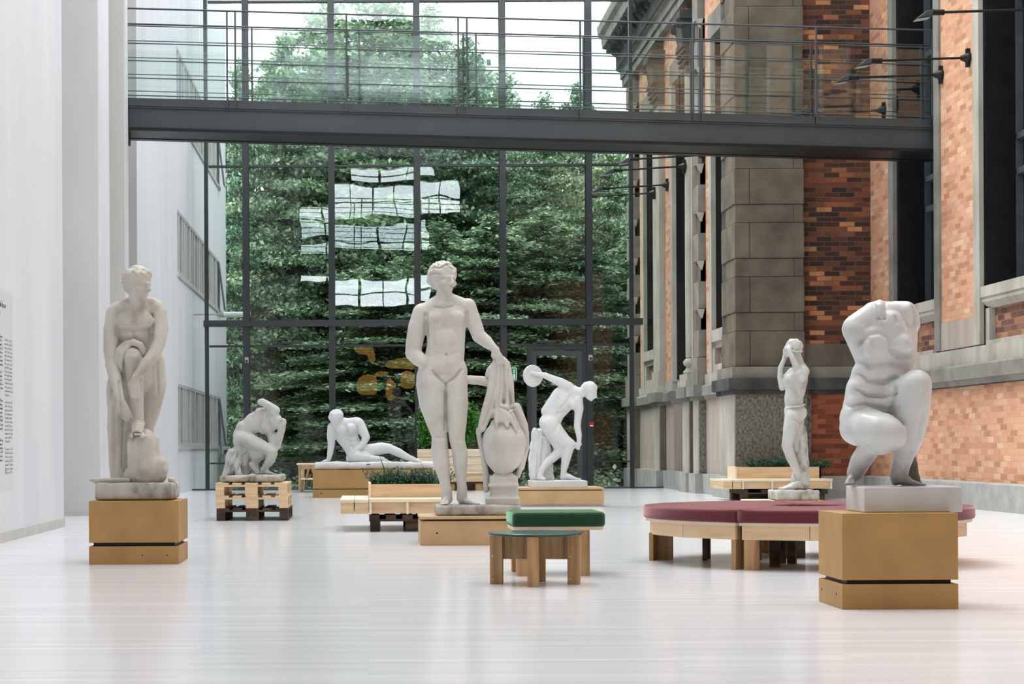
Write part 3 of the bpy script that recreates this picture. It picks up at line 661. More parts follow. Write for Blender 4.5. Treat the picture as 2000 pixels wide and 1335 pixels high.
MB().box(-3.45, p.x-.08, 42.5, 42.54, p.z-.03, p.z+.0).tube((-3.43, 42.52, p.z-.12), (-3.43, 42.52, p.z+.12), .03).build('bracket', M['grey_box'], r_)
MB().tube((p.x+.01, 42.4, p.z+.0), (p.x+.01, 42.38, p.z+.0), .05, n=14).build('lens', M['black'], r_)

# ---- wall text on the near left wall
wt = empty('wall_text', (XL, 16.5, .9), 'grey vinyl text panel with columns of small lines on the left wall', 'text')
p_ = W(25, 700, 1)
Dt = XL*F/(25-718+1)          # panel right edge
zt, zbm = W(25,575,Dt).z, W(25,955,Dt).z
MB().box(XL, XL+.002, Dt-1.6, Dt, zbm, zt).build('vinyl_panel', simple('pale_grey_vinyl', (.70,.72,.73), (.72,.74,.75), rough=.4), wt)
rt = random.Random(5)
def textline(mb, y0, y1, z, h_):
    y = y0
    while y < y1:
        n_ = rt.randint(3, 9)
        for _ in range(n_):
            if y > y1: break
            k = rt.choice((0,1,2,3)); a = h_*.55
            mb.box(XL+.002, XL+.0035, y, y+.006, z, z+a if k else z+h_)
            if k > 1: mb.box(XL+.002, XL+.0035, y+.006, y+.015, z+a-.006, z+a)
            if k > 2: mb.box(XL+.002, XL+.0035, y+.015, y+.020, z, z+a)
            if k == 1: mb.box(XL+.002, XL+.0035, y+.006, y+.014, z, z+.006)
            y += .026
        y += .02
def rowz(y): return W(8, y, XL*F/(8-718+1)).z
small_rows = [662+7.75*i for i in range(9)]+[731+7.75*i for i in range(6)]+[784+7.7*i for i in range(11)]+[876+7.7*i for i in range(7)]
D8, D5 = XL*F/(8.5-718+1), XL*F/(5-718+1)
a = MB()
for k, yy in enumerate(small_rows):
    textline(a, D8, Dt-.06 if k not in (14, 25) else D8+.22, rowz(yy)-.012, .024)
a.box(XL+.002, XL+.0035, D8, D8+.05, rowz(921), rowz(916)); a.build('text_column', M['steel_light'], wt)
a = MB()
for k, yy in enumerate([658+7.75*i for i in range(8)]+[727+7.75*i for i in range(5)]+[782+7.7*i for i in range(6)]+[829+7.7*i for i in range(2)]+[859+7.7*i for i in range(6)]):
    textline(a, Dt-1.5, D5-.02, rowz(yy)-.012, .026)
textline(a, Dt-1.5, D8+.04, rowz(597)-.02, .06); textline(a, Dt-1.5, D5-.12, rowz(611)-.02, .045)
a.build('bold_text_column', M['steel'], wt)

# ================================================================== MUSEUM PLINTHS
def plinth(name, x0, x1, y0, y1, z1, zg0, zg1, mat, label, side=None, lid=False):
    r_ = empty(name, ((x0+x1)/2, (y0+y1)/2, 0), label, 'plinth')
    MB().box(x0+.03, x1-.03, y0+.03, y1-.03, zg0-.02, zg1+.02).build('shadow_gap', M['black'], r_)
    MB().box(x0, x1, y0, y1, 0, zg0).build('lower_box', mat, r_, bevel=.002)
    MB().box(x0, x1, y0, y1, zg1, z1).build('upper_box', mat, r_, bevel=.002)
    return r_
def hole(r_, x, z, y, rad=.009, name='screw_hole'):
    MB().tube((x, y-.0015, z), (x, y+.002, z), rad, n=12).build(name, M['black'], r_)
def holex(r_, x, y, z, rad=.007):
    MB().tube((x-.0015, y, z), (x+.002, y, z), rad, n=12).build('screw_hole', M['black'], r_)
pA = plinth('wooden_plinth', -2.015, -1.367, 13.30, 13.98, .458, .13, .157, M['mdf'], 'ochre fibreboard plinth under the statue bending over its raised knee')
for hx in (-1.63, -1.45): hole(pA, hx, .065, 13.30, .005)
pG = plinth('wooden_plinth', 2.412, 3.003, 9.38, 9.87, .488, .128, .149, M['mdf'], 'ochre fibreboard plinth under the headless crouching torso')
for hy in (9.5, 9.8): holex(pG, 2.412, hy, .07)
pD = empty('wooden_plinth', (.9, 15.9, 0), 'low pale fibreboard plinth beneath the tall nude statue with urn', 'plinth')
MB().box(.445, 1.335, 15.63, 16.35, 0, .208).build('lower_box', M['mdf_light'], pD, bevel=.002)
MB().box(.475, 1.30, 15.66, 16.32, .20, .225).build('shadow_gap', M['black'], pD)
MB().box(.440, 1.335, 15.61, 16.37, .222, .247).build('lid', M['mdf_light'], pD, bevel=.002)
hole(pD, .585, .105, 15.63, .008); hole(pD, .475, .20, 15.63, .004)
pE = empty('wooden_plinth', (2.67, 25.9, 0), 'low pale fibreboard plinth beneath the discus statue', 'plinth')
xE0, xE1 = W(1014,980,25.45).x, W(1180,980,25.45).x
MB().box(xE0+.03, xE1-.03, 25.5, 26.4, 0, .07).build('recessed_foot', M['white'], pE)
MB().box(xE0, xE1, 25.45, 26.45, .035, .222).build('lower_box', M['mdf_light'], pE, bevel=.003)
MB().box(xE0+.03, xE1-.03, 25.48, 26.42, .22, .235).build('shadow_gap', M['black'], pE)
MB().box(xE0, xE1+.0, 25.44, 26.46, .233, .262).build('lid', M['mdf_light'], pE, bevel=.003)
xC0, xC1 = W(611,940,30.5).x, W(846,940,30.5).x
pC = plinth('wooden_plinth', xC0, xC1, 30.5, 31.5, .458, .135, .150, M['mdf'], 'long fibreboard plinth under the reclining white statue')
hole(pC, xC0+.14, .07, 30.5, .012)
xF0, xF1 = W(1474,985,21.3).x, W(1616,985,21.3).x
pF = empty('wooden_plinth', ((xF0+xF1)/2, 21.7, 0), 'low wooden plinth behind the red bench under the statue with raised arms', 'plinth')
MB().box(xF0+.02, xF1-.02, 21.32, 22.1, 0, .165).build('box', M['mdf_light'], pF)
MB().box(xF0, xF1, 21.3, 22.12, .165, .190).build('lid', M['ply'], pF, bevel=.003)

# ================================================================== PALLETS
def pallet(x0, y0, z, mat, label, group, wx=.82, ly=1.2):
    r_ = empty('wooden_pallet', (x0+wx/2, y0+ly/2, z), label, 'pallet', group)
    for i in range(3):
        bx = x0+(wx-.10)*i/2 if i != 1 else x0+wx/2-.0725
        bw = .10 if i != 1 else .145
        MB().box(bx, bx+bw, y0, y0+ly, z, z+.022).build('bottom_board', mat, r_, bevel=.002)
        for yb in (y0, y0+ly/2-.0725, y0+ly-.145):
            MB().box(bx, bx+bw, yb, yb+.145, z+.022, z+.100).build('block', mat, r_, bevel=.003)
    for yb in (y0, y0+ly/2-.0725, y0+ly-.145): MB().box(x0, x0+wx, yb, yb+.145, z+.100, z+.122).build('stringer_board', mat, r_, bevel=.002)
    for i, bw in enumerate((.145, .10, .145, .10, .145)):
        cx = x0+.0725+(wx-.145)*i/4
        MB().box(cx-bw/2, cx+bw/2, y0, y0+ly, z+.122, z+.144).build('deck_board', mat, r_, bevel=.002)
    return r_
xb = W(423, 1016, 21.1).x
pallet(xb, 21.1, 0, M['pallet_dark'], 'dark brown pallet on the floor, lowest of the stack of three', 'stacked pallets under the stooping statue')
pallet(xb-.004, 21.09, .144, M['pine_h'], 'pale pine pallet in the middle of the stack of three', 'stacked pallets under the stooping statue')
pallet(xb-.012, 21.11, .288, M['pine_h'], 'pale pine pallet on top of the stack under the stooping statue', 'stacked pallets under the stooping statue')

# ================================================================== TUFTS, REEDS
def blades(name, c, n, rad, h0, h1, mat, parent=None, lean=.5, w_=.006, seed=1, leaves=0):
    r = random.Random(seed); mb = MB()
    for i in range(n):
        a = r.uniform(0, 6.283); q = rad*math.sqrt(r.random()); h_ = r.uniform(h0, h1)
        p = Vector((c[0]+q*math.cos(a), c[1]+q*math.sin(a), c[2]))
        d = Vector((math.cos(a)*q/rad*lean+r.uniform(-.15,.15), math.sin(a)*q/rad*lean+r.uniform(-.15,.15), 1)).normalized()
        s = Vector((-math.sin(a+.6), math.cos(a+.6), 0))
        m1 = p+d*h_*.55; t = p+d*h_+Vector((d.x, d.y, -.15))*h_*.25
        mb.poly([p-s*w_, p+s*w_, m1+s*w_*.8, m1-s*w_*.8, t], [(0,1,2,3),(3,2,4)])
        for k in range(leaves):
            f = r.uniform(.25, 1.0); b0 = p+(t-p)*f
            dd = Vector((r.uniform(-1,1), r.uniform(-1,1), r.uniform(.1,1))).normalized(); s2 = dd.orthogonal().normalized()
            L = r.uniform(.02,.045)
            mb.poly([b0, b0+dd*L*.5+s2*L*.16, b0+dd*L, b0+dd*L*.5-s2*L*.16], [(0,1,2,3)])
    return mb.build(name, mat, parent, origin=None if parent else (c[0],c[1],c[2]))

# ================================================================== PLANTER BENCHES OF PALLET WOOD
def planter_bench(x0, xs0, x1, D, depth, zt, label, tuft_labels, grp, flip=False, right_over=0, ztop=.46):
    """x0 side bench start, xs0 start of the planter, x1 its end; D the front of the seat"""
    r_ = empty('planter_bench', ((x0+x1)/2, D+depth/2, 0), label, 'planter bench')
    # black pallet foot
    for bx, bw in ((xs0+.01, .10), ((xs0+x1)/2-.02, .15), (x1-.16, .12)):
        for by in (D+.12, D+depth-.3): MB().box(bx, bx+bw, by, by+.15, 0, .10).build('foot_block', M['pallet_dark'], r_)
    MB().box(xs0, x1, D+.10, D+depth-.1, .10, .122).build('foot_board', M['pallet_dark'], r_)
    for i in range(5):
        bx = xs0+(x1-xs0-.1)*i/4; MB().box(bx, bx+.1, D+.10, D+depth-.1, .122, .165).build('foot_slat', M['pallet_dark'], r_)
    # front seat
    MB().box(xs0, x1+right_over, D, D+.52, zt-.03, zt).build('seat_board', M['pine_pale'], r_, bevel=.002)
    MB().box(xs0+.01, x1+right_over-.02, D+.06, D+.09, .18, zt-.03).build('fascia', M['pine_h'], r_, bevel=.002)
    k = 0
    nx = max(2, int((x1-xs0)/.36))
    for i in range(nx+1):
        bx = xs0+(x1+right_over-xs0-.03)*i/nx
        MB().box(bx, bx+.024, D+.012, D+.06, .175, zt-.03).build('divider', M['pine_pale'], r_)
    # side bench
    for i in range(2):
        w2 = (xs0-x0-.01)/2; bx = x0+i*(w2+.004)
        MB().box(bx, bx+w2, D+.0, D+depth, zt-.035, zt-.005).build('side_seat_board', M['pine_pale'], r_, bevel=.002)
        MB().box(bx+.006, bx+w2-.002, D+.02, D+depth-.02, .18, zt-.035).build('side_beam', M['pine_h'], r_, bevel=.002)
    # box of the planter
    yb0, yb1 = D+.52, D+depth
    MB().box(xs0+.02, x1, yb0, yb0+.025, .17, ztop).box(xs0+.02, x1, yb1-.025, yb1, .17, ztop).box(x1-.025, x1, yb0, yb1, .17, ztop).build('planter_board', M['pine_h'], r_)
    MB().box(xs0-.006, xs0+.02, yb0-.02, yb1, .17, ztop+.012).build('end_board', M['pine_pale'], r_, bevel=.002)
    MB().box(xs0+.02, x1-.025, yb0+.025, yb1-.025, .17, ztop-.03).build('soil', M['soil'], r_)
    return r_
sH = 18.15/F
H0, H1, H2 = W(664,990,18.15).x, W(721,990,18.15).x, W(872,990,18.15).x
planter_bench(H0, H1, H2, 18.15, 1.55, .325, 'pale pine planter bench on a black pallet left of the tall nude statue', None, 'a')
I0, I1, I2 = W(1413,945,27.6).x, W(1450,945,27.6).x, W(1620,945,27.6).x
planter_bench(I0, I1, I2, 27.6, 1.1, .325, 'pine planter bench before the stone pier, behind the arms-raised statue', None, 'b', right_over=.05, ztop=.50)
for k, (x, t) in enumerate(((757,'leftmost'),(800,'middle'),(845,'rightmost'))):
    p = W(x, 944, 19.2)
    blades('lavender_plant', (p.x, 19.2+.12*(k%2), .42), 150, .15, .06, .22, M['leaf_d'], lean=.7, seed=k+3, leaves=9)
    tag(bpy.context.scene.collection.objects[-1], 'low bushy lavender in the pine planter, %s of three beside the tall statue' % t, 'plant', 'lavender in the front planter')
for k, (x, h_, t) in enumerate(((763,.42,'single upright reed'),(843,.46,'leaning fan of reeds'))):
    blades('reed', (W(x,944,19.0).x, 19.0, .42), 5 if k == 0 else 8, .05, h_*.7, h_, M['leaf_d'], lean=.9 if k else .35, w_=.008, seed=20+k)
    tag(COL.objects[-1], 'thin dark %s rising from the lavender planter' % ('upright reeds' if k == 0 else 'leaning reeds beside the statue leg'), 'plant', 'reeds in the front planter')
for k, x in enumerate((1492, 1530, 1588)):
    p = W(x, 914, 28.4)
    blades('lavender_plant', (p.x, 28.4, .47), 150, .20, .08, .19 if k != 1 else .24, M['leaf_d'], lean=.8, seed=k+40, leaves=8)
    tag(COL.objects[-1], 'low green tuft in the planter by the pier, %s of three' % ('leftmost','middle','rightmost')[k], 'plant', 'tufts in the far planter')
blades('reed', (W(1522,914,28.3).x, 28.3, .47), 9, .1, .2, .34, M['leaf_d'], lean=.6, w_=.004, seed=50)
tag(COL.objects[-1], 'thin dark reeds in the planter left of the arms-raised statue', 'plant')

# ---- slatted bench at the glass wall with a green shrub behind it
D = 34.8
k0, k1 = W(817,920,D).x, W(946,920,D).x
kb = empty('slatted_bench', ((k0+k1)/2, D+.5, 0), 'pale plank bench with a two-board back behind the tall statue', 'bench')
for z0, z1, yy in ((.64,.79,.62),(.48,.63,.60)):
    MB().box(k0, k1, D+yy, D+yy+.03, z0, z1).build('back_board', M['pine_pale'], kb, bevel=.004)
MB().box(k0, k1, D+.05, D+.58, .325, .355).build('seat_board', M['pine_pale'], kb)
MB().box(k0, k1, D+.59, D+.61, .355, .475).build('back_board', M['pine_pale'], kb, bevel=.004)
MB().box(k0+.02, k1-.02, D+.08, D+.11, .17, .325).build('fascia', M['pine_h'], kb)
for bx in (k0, (k0+k1)/2, k1-.03): MB().box(bx, bx+.03, D+.03, D+.08, .17, .325).build('divider', M['pine_pale'], kb)
for bx in (k0+.02, (k0+k1)/2-.07, k1-.16):
    for yy in (D+.12, D+.6): MB().box(bx, bx+.14, yy, yy+.14, 0, .13).build('foot_block', M['pine_v'], kb)
MB().box(k0+.01, k1-.01, D+.1, D+.75, .13, .165).build('foot_board', M['pallet_dark'], kb)
MB().box(k0, k1, D+.66, D+1.1, 0, .6).build('planter_box', M['pine_h'], kb)

# ---- table and chair left of the reclining statue
p = W(583, 907, 34.6)
tb = empty('cafe_table', (p.x+.35, 34.6, 0), 'pale topped wooden table half hidden left of the reclining statue', 'table')
MB().box(p.x-.03, p.x+.85, 34.35, 35.2, .505, .535).build('tabletop', M['ply'], tb, bevel=.004)
for lx in (p.x+.05, p.x+.76):
    for ly in (34.42, 35.1): MB().box(lx, lx+.045, ly, ly+.045, 0, .505).build('leg', M['pine_h'], tb)
p = W(586, 950, 34.0)
ch = empty('wooden_chair', (p.x+.22, 34.2, 0), 'orange toned wooden chair tucked in left of the reclining statue', 'chair')
x0_ = p.x-.01; Dc = 34.0
for lx in (x0_, x0_+.40):
    MB().tube((lx, Dc, 0), (lx, Dc, .46), .02, .022).build('back_leg', M['pine_v'], ch)
    MB().tube((lx+.03, Dc+.42, 0), (lx+.03, Dc+.42, .28), .02, .022).build('leg', M['pine_v'], ch)
bk = MB()
for i in range(8):
    t0, t1 = i/8, (i+1)/8
    f = lambda t: (x0_-.02+.46*t, Dc-.05*math.sin(math.pi*t), .47)
    bk.beam(f(t0), f(t1), .03, .075)
bk.build('backrest', M['pine_v'], ch)
MB().beam((x0_+.13, Dc, .26), (x0_+.17, Dc-.04, .45), .03, .03).beam((x0_+.29, Dc, .26), (x0_+.23, Dc-.04, .45), .03, .03).build('back_splat', M['pine_v'], ch)
MB().box(x0_-.01, x0_+.43, Dc, Dc+.44, .235, .265).build('seat', M['ply'], ch, bevel=.006)

# ================================================================== STOOL TABLE, POUF, ROUND BENCH
tc_ = W(1045, 1043, 11.25); tx, ty = tc_.x, 11.25
t = empty('round_table', (tx, ty, 0), 'low round table with thin dark green top on thick pine board legs', 'table')
MB().lathe((tx, ty, .298), [(.286,0),(.290,.003),(.290,.013),(.286,.016)], 64).build('tabletop', simple('dark_green_linoleum', (.018,.05,.04), (.03,.075,.06), (9,9,9), .22, 0), t, smooth=False)
ang = math.radians(-8)
def rot(a, x, y): return (tx+x*math.cos(a)-y*math.sin(a), ty+x*math.sin(a)+y*math.cos(a))
for i in range(4):
    a = ang+i*math.pi/2
    ux = (math.cos(a), math.sin(a), 0); uy = (-math.sin(a), math.cos(a), 0)
    cx, cy = rot(a, .235, 0)
    l1 = MB().obox((cx, cy, .149), ux, uy, (0,0,1), .038, .053, .149)
    if i in (3,): l1 = MB().obox((cx, cy, .149), ux, uy, (0,0,1), .04, .034, .149)
    lg = l1.build('leg', M['pine_v'], t, bevel=.002)
    sc = MB()
    if i in (0, 2):
        for zz in (.03, .10, .17, .24, .285):
            q = -.03 if int(zz*100) % 2 else .02
            sx, sy = cx+q*1.0, cy-.055
            sc.tube((sx, sy-.0, zz), (sx, sy+.01, zz), .0042, n=8)
        sc.build('screw_head', M['ply'], lg)
for a in (ang, ang+math.pi/2):
    ux = (math.cos(a), math.sin(a), 0); uy = (-math.sin(a), math.cos(a), 0)
    MB().obox((tx, ty, .222 if a == ang else .20), ux, uy, (0,0,1), .20, .014, .072 if a == ang else .07).build('cross_board', M['pine_v'], t)
xp0, xp1 = W(1000,1010,11.9).x, W(1182,1010,11.9).x
def rounded(x0, x1, y0, y1, r_, n=6):
    pts = []
    for cx, cy, a0 in ((x1-r_,y0+r_,-90),(x1-r_,y1-r_,0),(x0+r_,y1-r_,90),(x0+r_,y0+r_,180)):
        for i in range(n+1):
            a = math.radians(a0+90*i/n); pts.append((cx+r_*math.cos(a), cy+r_*math.sin(a)))
    return pts
def cushion(pts, z0, z1, name, mat, parent, b=.022):
    cx = sum(p[0] for p in pts)/len(pts); cy = sum(p[1] for p in pts)/len(pts)
    prof = []
    for i in range(5):
        a = math.pi/2*i/4; prof.append((b*(1-math.sin(a))*.7+.002, z0+b*(1-math.cos(a))*.6)) if i else prof.append((b*.9, z0))
    prof2 = [(b*.9, z0), (b*.25, z0+b*.25), (0, z0+b*.9), (0, z1-b), (b*.08, z1-b*.62), (b*.3, z1-b*.3), (b*.62, z1-b*.08), (b, z1)]
    n = len(pts); vs = []
    nrm = []
    for i in range(n):
        p0, p1 = Vector(pts[i-1]), Vector(pts[(i+1) % n]); d = (p1-p0).normalized(); nrm.append(Vector((d.y, -d.x)))
    if sum(nrm[i].dot(Vector(pts[i])-Vector((cx, cy))) for i in range(n)) < 0: nrm = [-q for q in nrm]
    for ins, z in prof2:
        for i in range(n):
            q = Vector(pts[i])-nrm[i]*ins; vs.append((q.x, q.y, z))
    fs = []
    m = len(prof2)
    for j in range(m-1):
        for i in range(n): fs.append((j*n+i, j*n+(i+1) % n, (j+1)*n+(i+1) % n, (j+1)*n+i))
    vs.append((cx, cy, z1+.006)); c_ = len(vs)-1
    for i in range(n): fs.append(((m-1)*n+i, (m-1)*n+(i+1) % n, c_))
    fs.append(tuple(range(n-1, -1, -1)))
    return MB().poly(vs, fs).build(name, mat, parent, smooth=True)
pf = empty('cushioned_stool', ((xp0+xp1)/2, 12.2, 0), 'pine stool with a thick dark green wool cushion behind the round table', 'stool')
cushion(rounded(xp0, xp1, 11.85, 12.45, .05), .318, .412, 'cushion', M['cush_green'], pf)
MB().prism(rounded(xp0+.006, xp1-.01, 11.87, 12.43, .04), 'z', .297, .318).build('seat_board', M['ply'], pf)
for lx in (xp0+.03, xp1-.19):
    for ly in (11.90, 12.30): MB().box(lx, lx+.09, ly, ly+.09, 0, .297).build('leg', M['pine_v'], pf, bevel=.002)
MB().box(xp0+.12, xp1-.19, 11.95, 11.98, .15, .297).build('apron', M['pine_v'], pf)

# round bench of five wedge modules
bc = W(1574, 1000, 13.28); bx_, by_ = bc.x, 13.28
RB = 1.16
def module(k, label):
    a0 = -90-36.5+72*k; a1 = a0+72-.35; a0 += .35
    r_ = empty('bench_module', (bx_+.8*math.cos(math.radians((a0+a1)/2)), by_+.8*math.sin(math.radians((a0+a1)/2)), 0), label, 'bench', 'wedge modules of the round red bench')
    P = lambda r, a: (bx_+r*math.cos(math.radians(a)), by_+r*math.sin(math.radians(a)))
    def sector(r0, r1, g=0, n=22):
        pts = [P(r1, a0+g+(a1-a0-2*g)*i/n) for i in range(n+1)]
        pts += [P(r0, a1-g-(a1-a0-2*g)*i/6) for i in range(7)]
        # a little rounding of the outer corners
        return pts
    cushion(sector(.26, RB, .1), .318, .405, 'cushion', M['cush_red'], r_, .02)
    MB().prism(sector(.27, RB-.02, .3), 'z', .298, .318).build('seat_board', M['ply'], r_)
    pa, pb = Vector((*P(RB-.05, a0+.8), 0)), Vector((*P(RB-.05, a1-.8), 0))
    d = (pb-pa).normalized(); nrm = Vector((d.y, -d.x, 0))
    # curved apron in three straight facets
    ap = MB()
    for i in range(3):
        q0 = Vector((*P(RB-.05, a0+.8+(a1-a0-1.6)*i/3), 0)); q1 = Vector((*P(RB-.05, a0+.8+(a1-a0-1.6)*(i+1)/3), 0))
        ap.beam((q0.x,q0.y,.25), (q1.x,q1.y,.25), .028, .094)
    ap.build('apron', M['pine_h'], r_, bevel=.002)
    for a, s, hw in ((a0+1.2, 1, .085 if k else .05), (a1-1.2, -1, .016)):
        o = Vector((*P(RB-.07, a), 0)); inn = Vector((*P(.34, a), 0)); rad = (o-inn).normalized(); tan = Vector((-rad.y, rad.x, 0))*s
        lg = MB().obox((o+tan*hw+Vector((0,0,.102))), tan, rad, (0,0,1), hw, .016, .102)
        lg = lg.build('leg', M['pine_v'], r_, bevel=.002)
        sc = MB()
        for q, zz in () if hw < .08 else ((.03,.16),(.07,.12),(.11,.16),(.145,.13),(.03,.05),(.11,.06),(.145,.03),(.07,.03)):
            c_ = o+tan*q+rad*.017; sc.tube((c_.x,c_.y,zz), (c_.x+rad.x*.002,c_.y+rad.y*.002,zz), .004, n=8)
        if hw > .08: sc.build('screw_head', M['ply'], lg)
        MB().obox((o-rad*.07+tan*.012+Vector((0,0,.102))), rad, tan, (0,0,1), .055, .012, .102).build('leg_return', M['pine_v'], r_)
        MB().beam((o.x-rad.x*.02,o.y-rad.y*.02,.25), (inn.x,inn.y,.25), .024, .09).build('side_rail', M['pine_v'], r_)
        MB().obox((inn+tan*.03+Vector((0,0,.15))), tan, rad, (0,0,1), .03, .016, .148).build('inner_leg', M['pallet_dark'], r_)
        mid = (o+inn)*.5
        MB().obox((mid+tan*.06+Vector((0,0,.15))), tan, rad, (0,0,1), .035, .014, .148).build('middle_leg', M['pallet_dark'], r_)
    return r_
for k, t in enumerate(('front section beside the crouching torso plinth', 'right section behind the crouching torso plinth', 'back right section', 'back left section', 'left section ending the bench')):
    module(k, 'wine red cushioned pine bench, %s' % t)

# ---- pendant lamps in the dark lobby behind the camera, mirrored in the glass
for k, (x, y, r0, h_) in enumerate(((684,705,.28,.6),(703,712,.22,.9),(765,735,.75,.5),(696,775,.38,.8),(722,757,.32,.25),(742,785,.22,.8),(775,765,.35,.6),(800,725,.25,.5),(805,780,.3,.6))):
    D = 78.4; X = (x-718)*D/F; Z = H+(872-y)*D/F
    l_ = empty('pendant_lamp', (X, -6, Z), 'gold glowing pendant lamp mirrored in the glass wall', 'lamp', 'gold pendants mirrored in the glass')
    MB().lathe((X, -6, Z-h_/2), [(r0*.55,0),(r0*.9,h_*.15),(r0,h_*.5),(r0*.8,h_*.85),(r0*.25,h_)], 24).build('lamp_shade', M['gold'], l_, smooth=True)
    MB().tube((X, -6, Z+h_/2), (X, -6, 5.2), .01).build('cord', M['black'], l_)
# ================================================================== TREES OUTSIDE
def leaf_cloud(name, P_, S_, N_, mat, parent=None, origin=None, asp=.55):
    """one diamond shaped leaf per point"""
    P_ = np.asarray(P_); n = len(P_); rg = np.random.RandomState(n)
    N_ = N_/np.linalg.norm(N_, axis=1, keepdims=True)
    t = rg.normal(size=(n,3)); t -= (t*N_).sum(1)[:,None]*N_; t /= np.linalg.norm(t, axis=1, keepdims=True)
    b = np.cross(N_, t); s = S_[:,None]
    V = np.stack([P_-t*s, P_+b*s*asp, P_+t*s, P_-b*s*asp], 1).reshape(-1,3).astype(np.float32)
    me = bpy.data.meshes.new(name)
    me.vertices.add(4*n); me.vertices.foreach_set('co', V.ravel())
    me.loops.add(4*n); me.loops.foreach_set('vertex_index', np.arange(4*n, dtype=np.int32))
    me.polygons.add(n); me.polygons.foreach_set('loop_start', np.arange(0, 4*n, 4, dtype=np.int32))
    me.update(calc_edges=True)
    o = bpy.data.objects.new(name, me); COL.objects.link(o); me.materials.append(mat)
    if parent is not None: o.parent = parent; ORG[o.name] = ORG[parent.name]
    elif origin is not None: o.location = origin
    return o
def make_tree(seed, height, radius, nbr, leaves, mat, lsize, name='tree', low=.04, column=False):
    r = np.random.RandomState(seed)
    root = empty(name, (0,0,0))
    P_, S_, N_ = [], [], []
    br_ = MB()
    for i in range(nbr):
        t = low+(1-low)*(i+.5)/nbr
        z = height*t
        L = radius*(1.0-max(0, t-.35)/.65)**.75*(.55+.6*r.rand()) if t > .35 else radius*(.75+.4*r.rand())
        a = i*2.399+r.normal()*.3
        d = np.array([math.cos(a), math.sin(a), .12+.5*max(0, t-.5)-.1*r.rand()])
        side = np.array([-math.sin(a), math.cos(a), 0])
        n = int(leaves/nbr*(L/radius)*1.3)+6
        u = r.rand(n)**.65
        sp = (r.rand(n)-.5)*2*(.14+.36*np.sin(np.clip(u,0,1)*2.6))*L*.8
        droop = -.22*(u**2)*L-.10*np.abs(sp)
        jit = r.normal(size=(n,3))*np.array([.07,.07,.045])*radius*.5
        p = np.array([0,0,z])+u[:,None]*L*d+sp[:,None]*side+jit; p[:,2] += droop
        P_.append(p); S_.append(lsize*(.6+.8*r.rand(n)))
        N_.append(np.array([0,0,1])+r.normal(size=(n,3))*.55)
        e_ = np.array([0,0,z])+L*.85*d; e_[2] -= .15*L
        br_.tube((0,0,z), tuple(e_), .03*(1-t)+.012, .006, n=5)
    leaf_cloud('foliage', np.concatenate(P_), np.concatenate(S_), np.concatenate(N_), mat, root)
    tk = MB().tube((0,0,-.3), (0,0,height*.55), .05+.014*height, .07, n=10).tube((0,0,height*.55), (0,0,height*.97), .07, .015, n=8)
    tk.build('trunk', M['bark'], root); br_.build('branches', M['bark'], root)
    return root
def copy_tree(o):
    c = o.copy(); COL.objects.link(c)
    for ch in list(o.children):
        d = ch.copy(); COL.objects.link(d); d.parent = c
    return c
protos = [make_tree(1, 10, 2.6, 84, 80000, M['leaf_a'], .062), make_tree(2, 10, 2.4, 74, 76000, M['leaf_b'], .06), make_tree(3, 10, 2.9, 92, 84000, M['leaf_a'], .056)]
used = [False]*3
TREES = [  # pixel x, distance, pixel y of the top, prototype, width scale, where
 (468,48.5,118,1,.75,'at the white facade corner, left edge of the glass'),
 (556,49,70,0,1.05,'second from the left, its top in the left bay'),
 (640,52,-20,2,1.25,'tall one in the second bay from the left'),
 (742,50,-70,0,1.3,'tallest, between the two middle mullions'),
 (838,53,5,2,1.15,'tall one behind the head of the tall statue'),
 (912,49,75,1,.95,'right of the tall statue head'),
 (985,51,140,0,1.0,'behind the fourth mullion'),
 (1062,48.5,185,2,.95,'above the discus statue'),
 (1128,52,165,1,.95,'with a thin top left of the right mullion'),
 (1190,47,262,0,.8,'against the old building, right edge of the glass'),
 (1290,52,270,2,1.1,'half behind the old building corner'),
 (572,48.6,470,2,.95,'low and spreading behind the stooping statue'),
 (648,48.2,430,1,1.1,'low, between the two left statues'),
 (735,43.5,520,0,1.7,'low, above the reclining statue'),
 (860,44.5,430,2,1.5,'low, right behind the tall statue'),
 (960,43.5,420,0,1.5,'low, behind the urn drapery'),
 (1060,44.5,400,2,1.5,'low, behind the discus statue'),
 (1145,43.6,440,1,1.05,'low, in the right hand bay'),
 (1250,45,430,0,1.3,'low, partly behind the old building corner'),
]
kinds = ['grey green feathery tree', 'deep green dense tree', 'pale green layered tree']
for x, D, y, k, ws, where in TREES:
    o = protos[k] if not used[k] else copy_tree(protos[k]); used[k] = True
    p = W(x, y, D); hgt = p.z+.35
    o.location = (p.x, D, -.35); s = hgt/10
    o.scale = ((.55+.45*s)*ws, (.55+.45*s)*ws*.9, s); o.rotation_euler = (0, 0, random.uniform(0, 6.28))
    tag(o, '%s outside, %s' % (kinds[k], where), 'tree', 'trees beyond the glass wall')
hb = make_tree(9, 8, 3.6, 90, 30000, M['leaf_b'], .14, low=.01); first = True
for k, x in enumerate((420, 540, 660, 790, 920, 1050, 1180, 1310)):
    o = hb if first else copy_tree(hb); first = False
    o.location = (W(x,872,60).x, 60+1.5*(k % 2), -.35); yt = [180,120,60,40,110,220,250,280][k]
    s = (W(x,yt,60).z+.35)/8; o.scale = (1.0, 1.0, s); o.rotation_euler = (0,0,k*1.3)
    tag(o, 'dark green tree in the back row beyond the glass', 'tree', 'background trees in the back row')
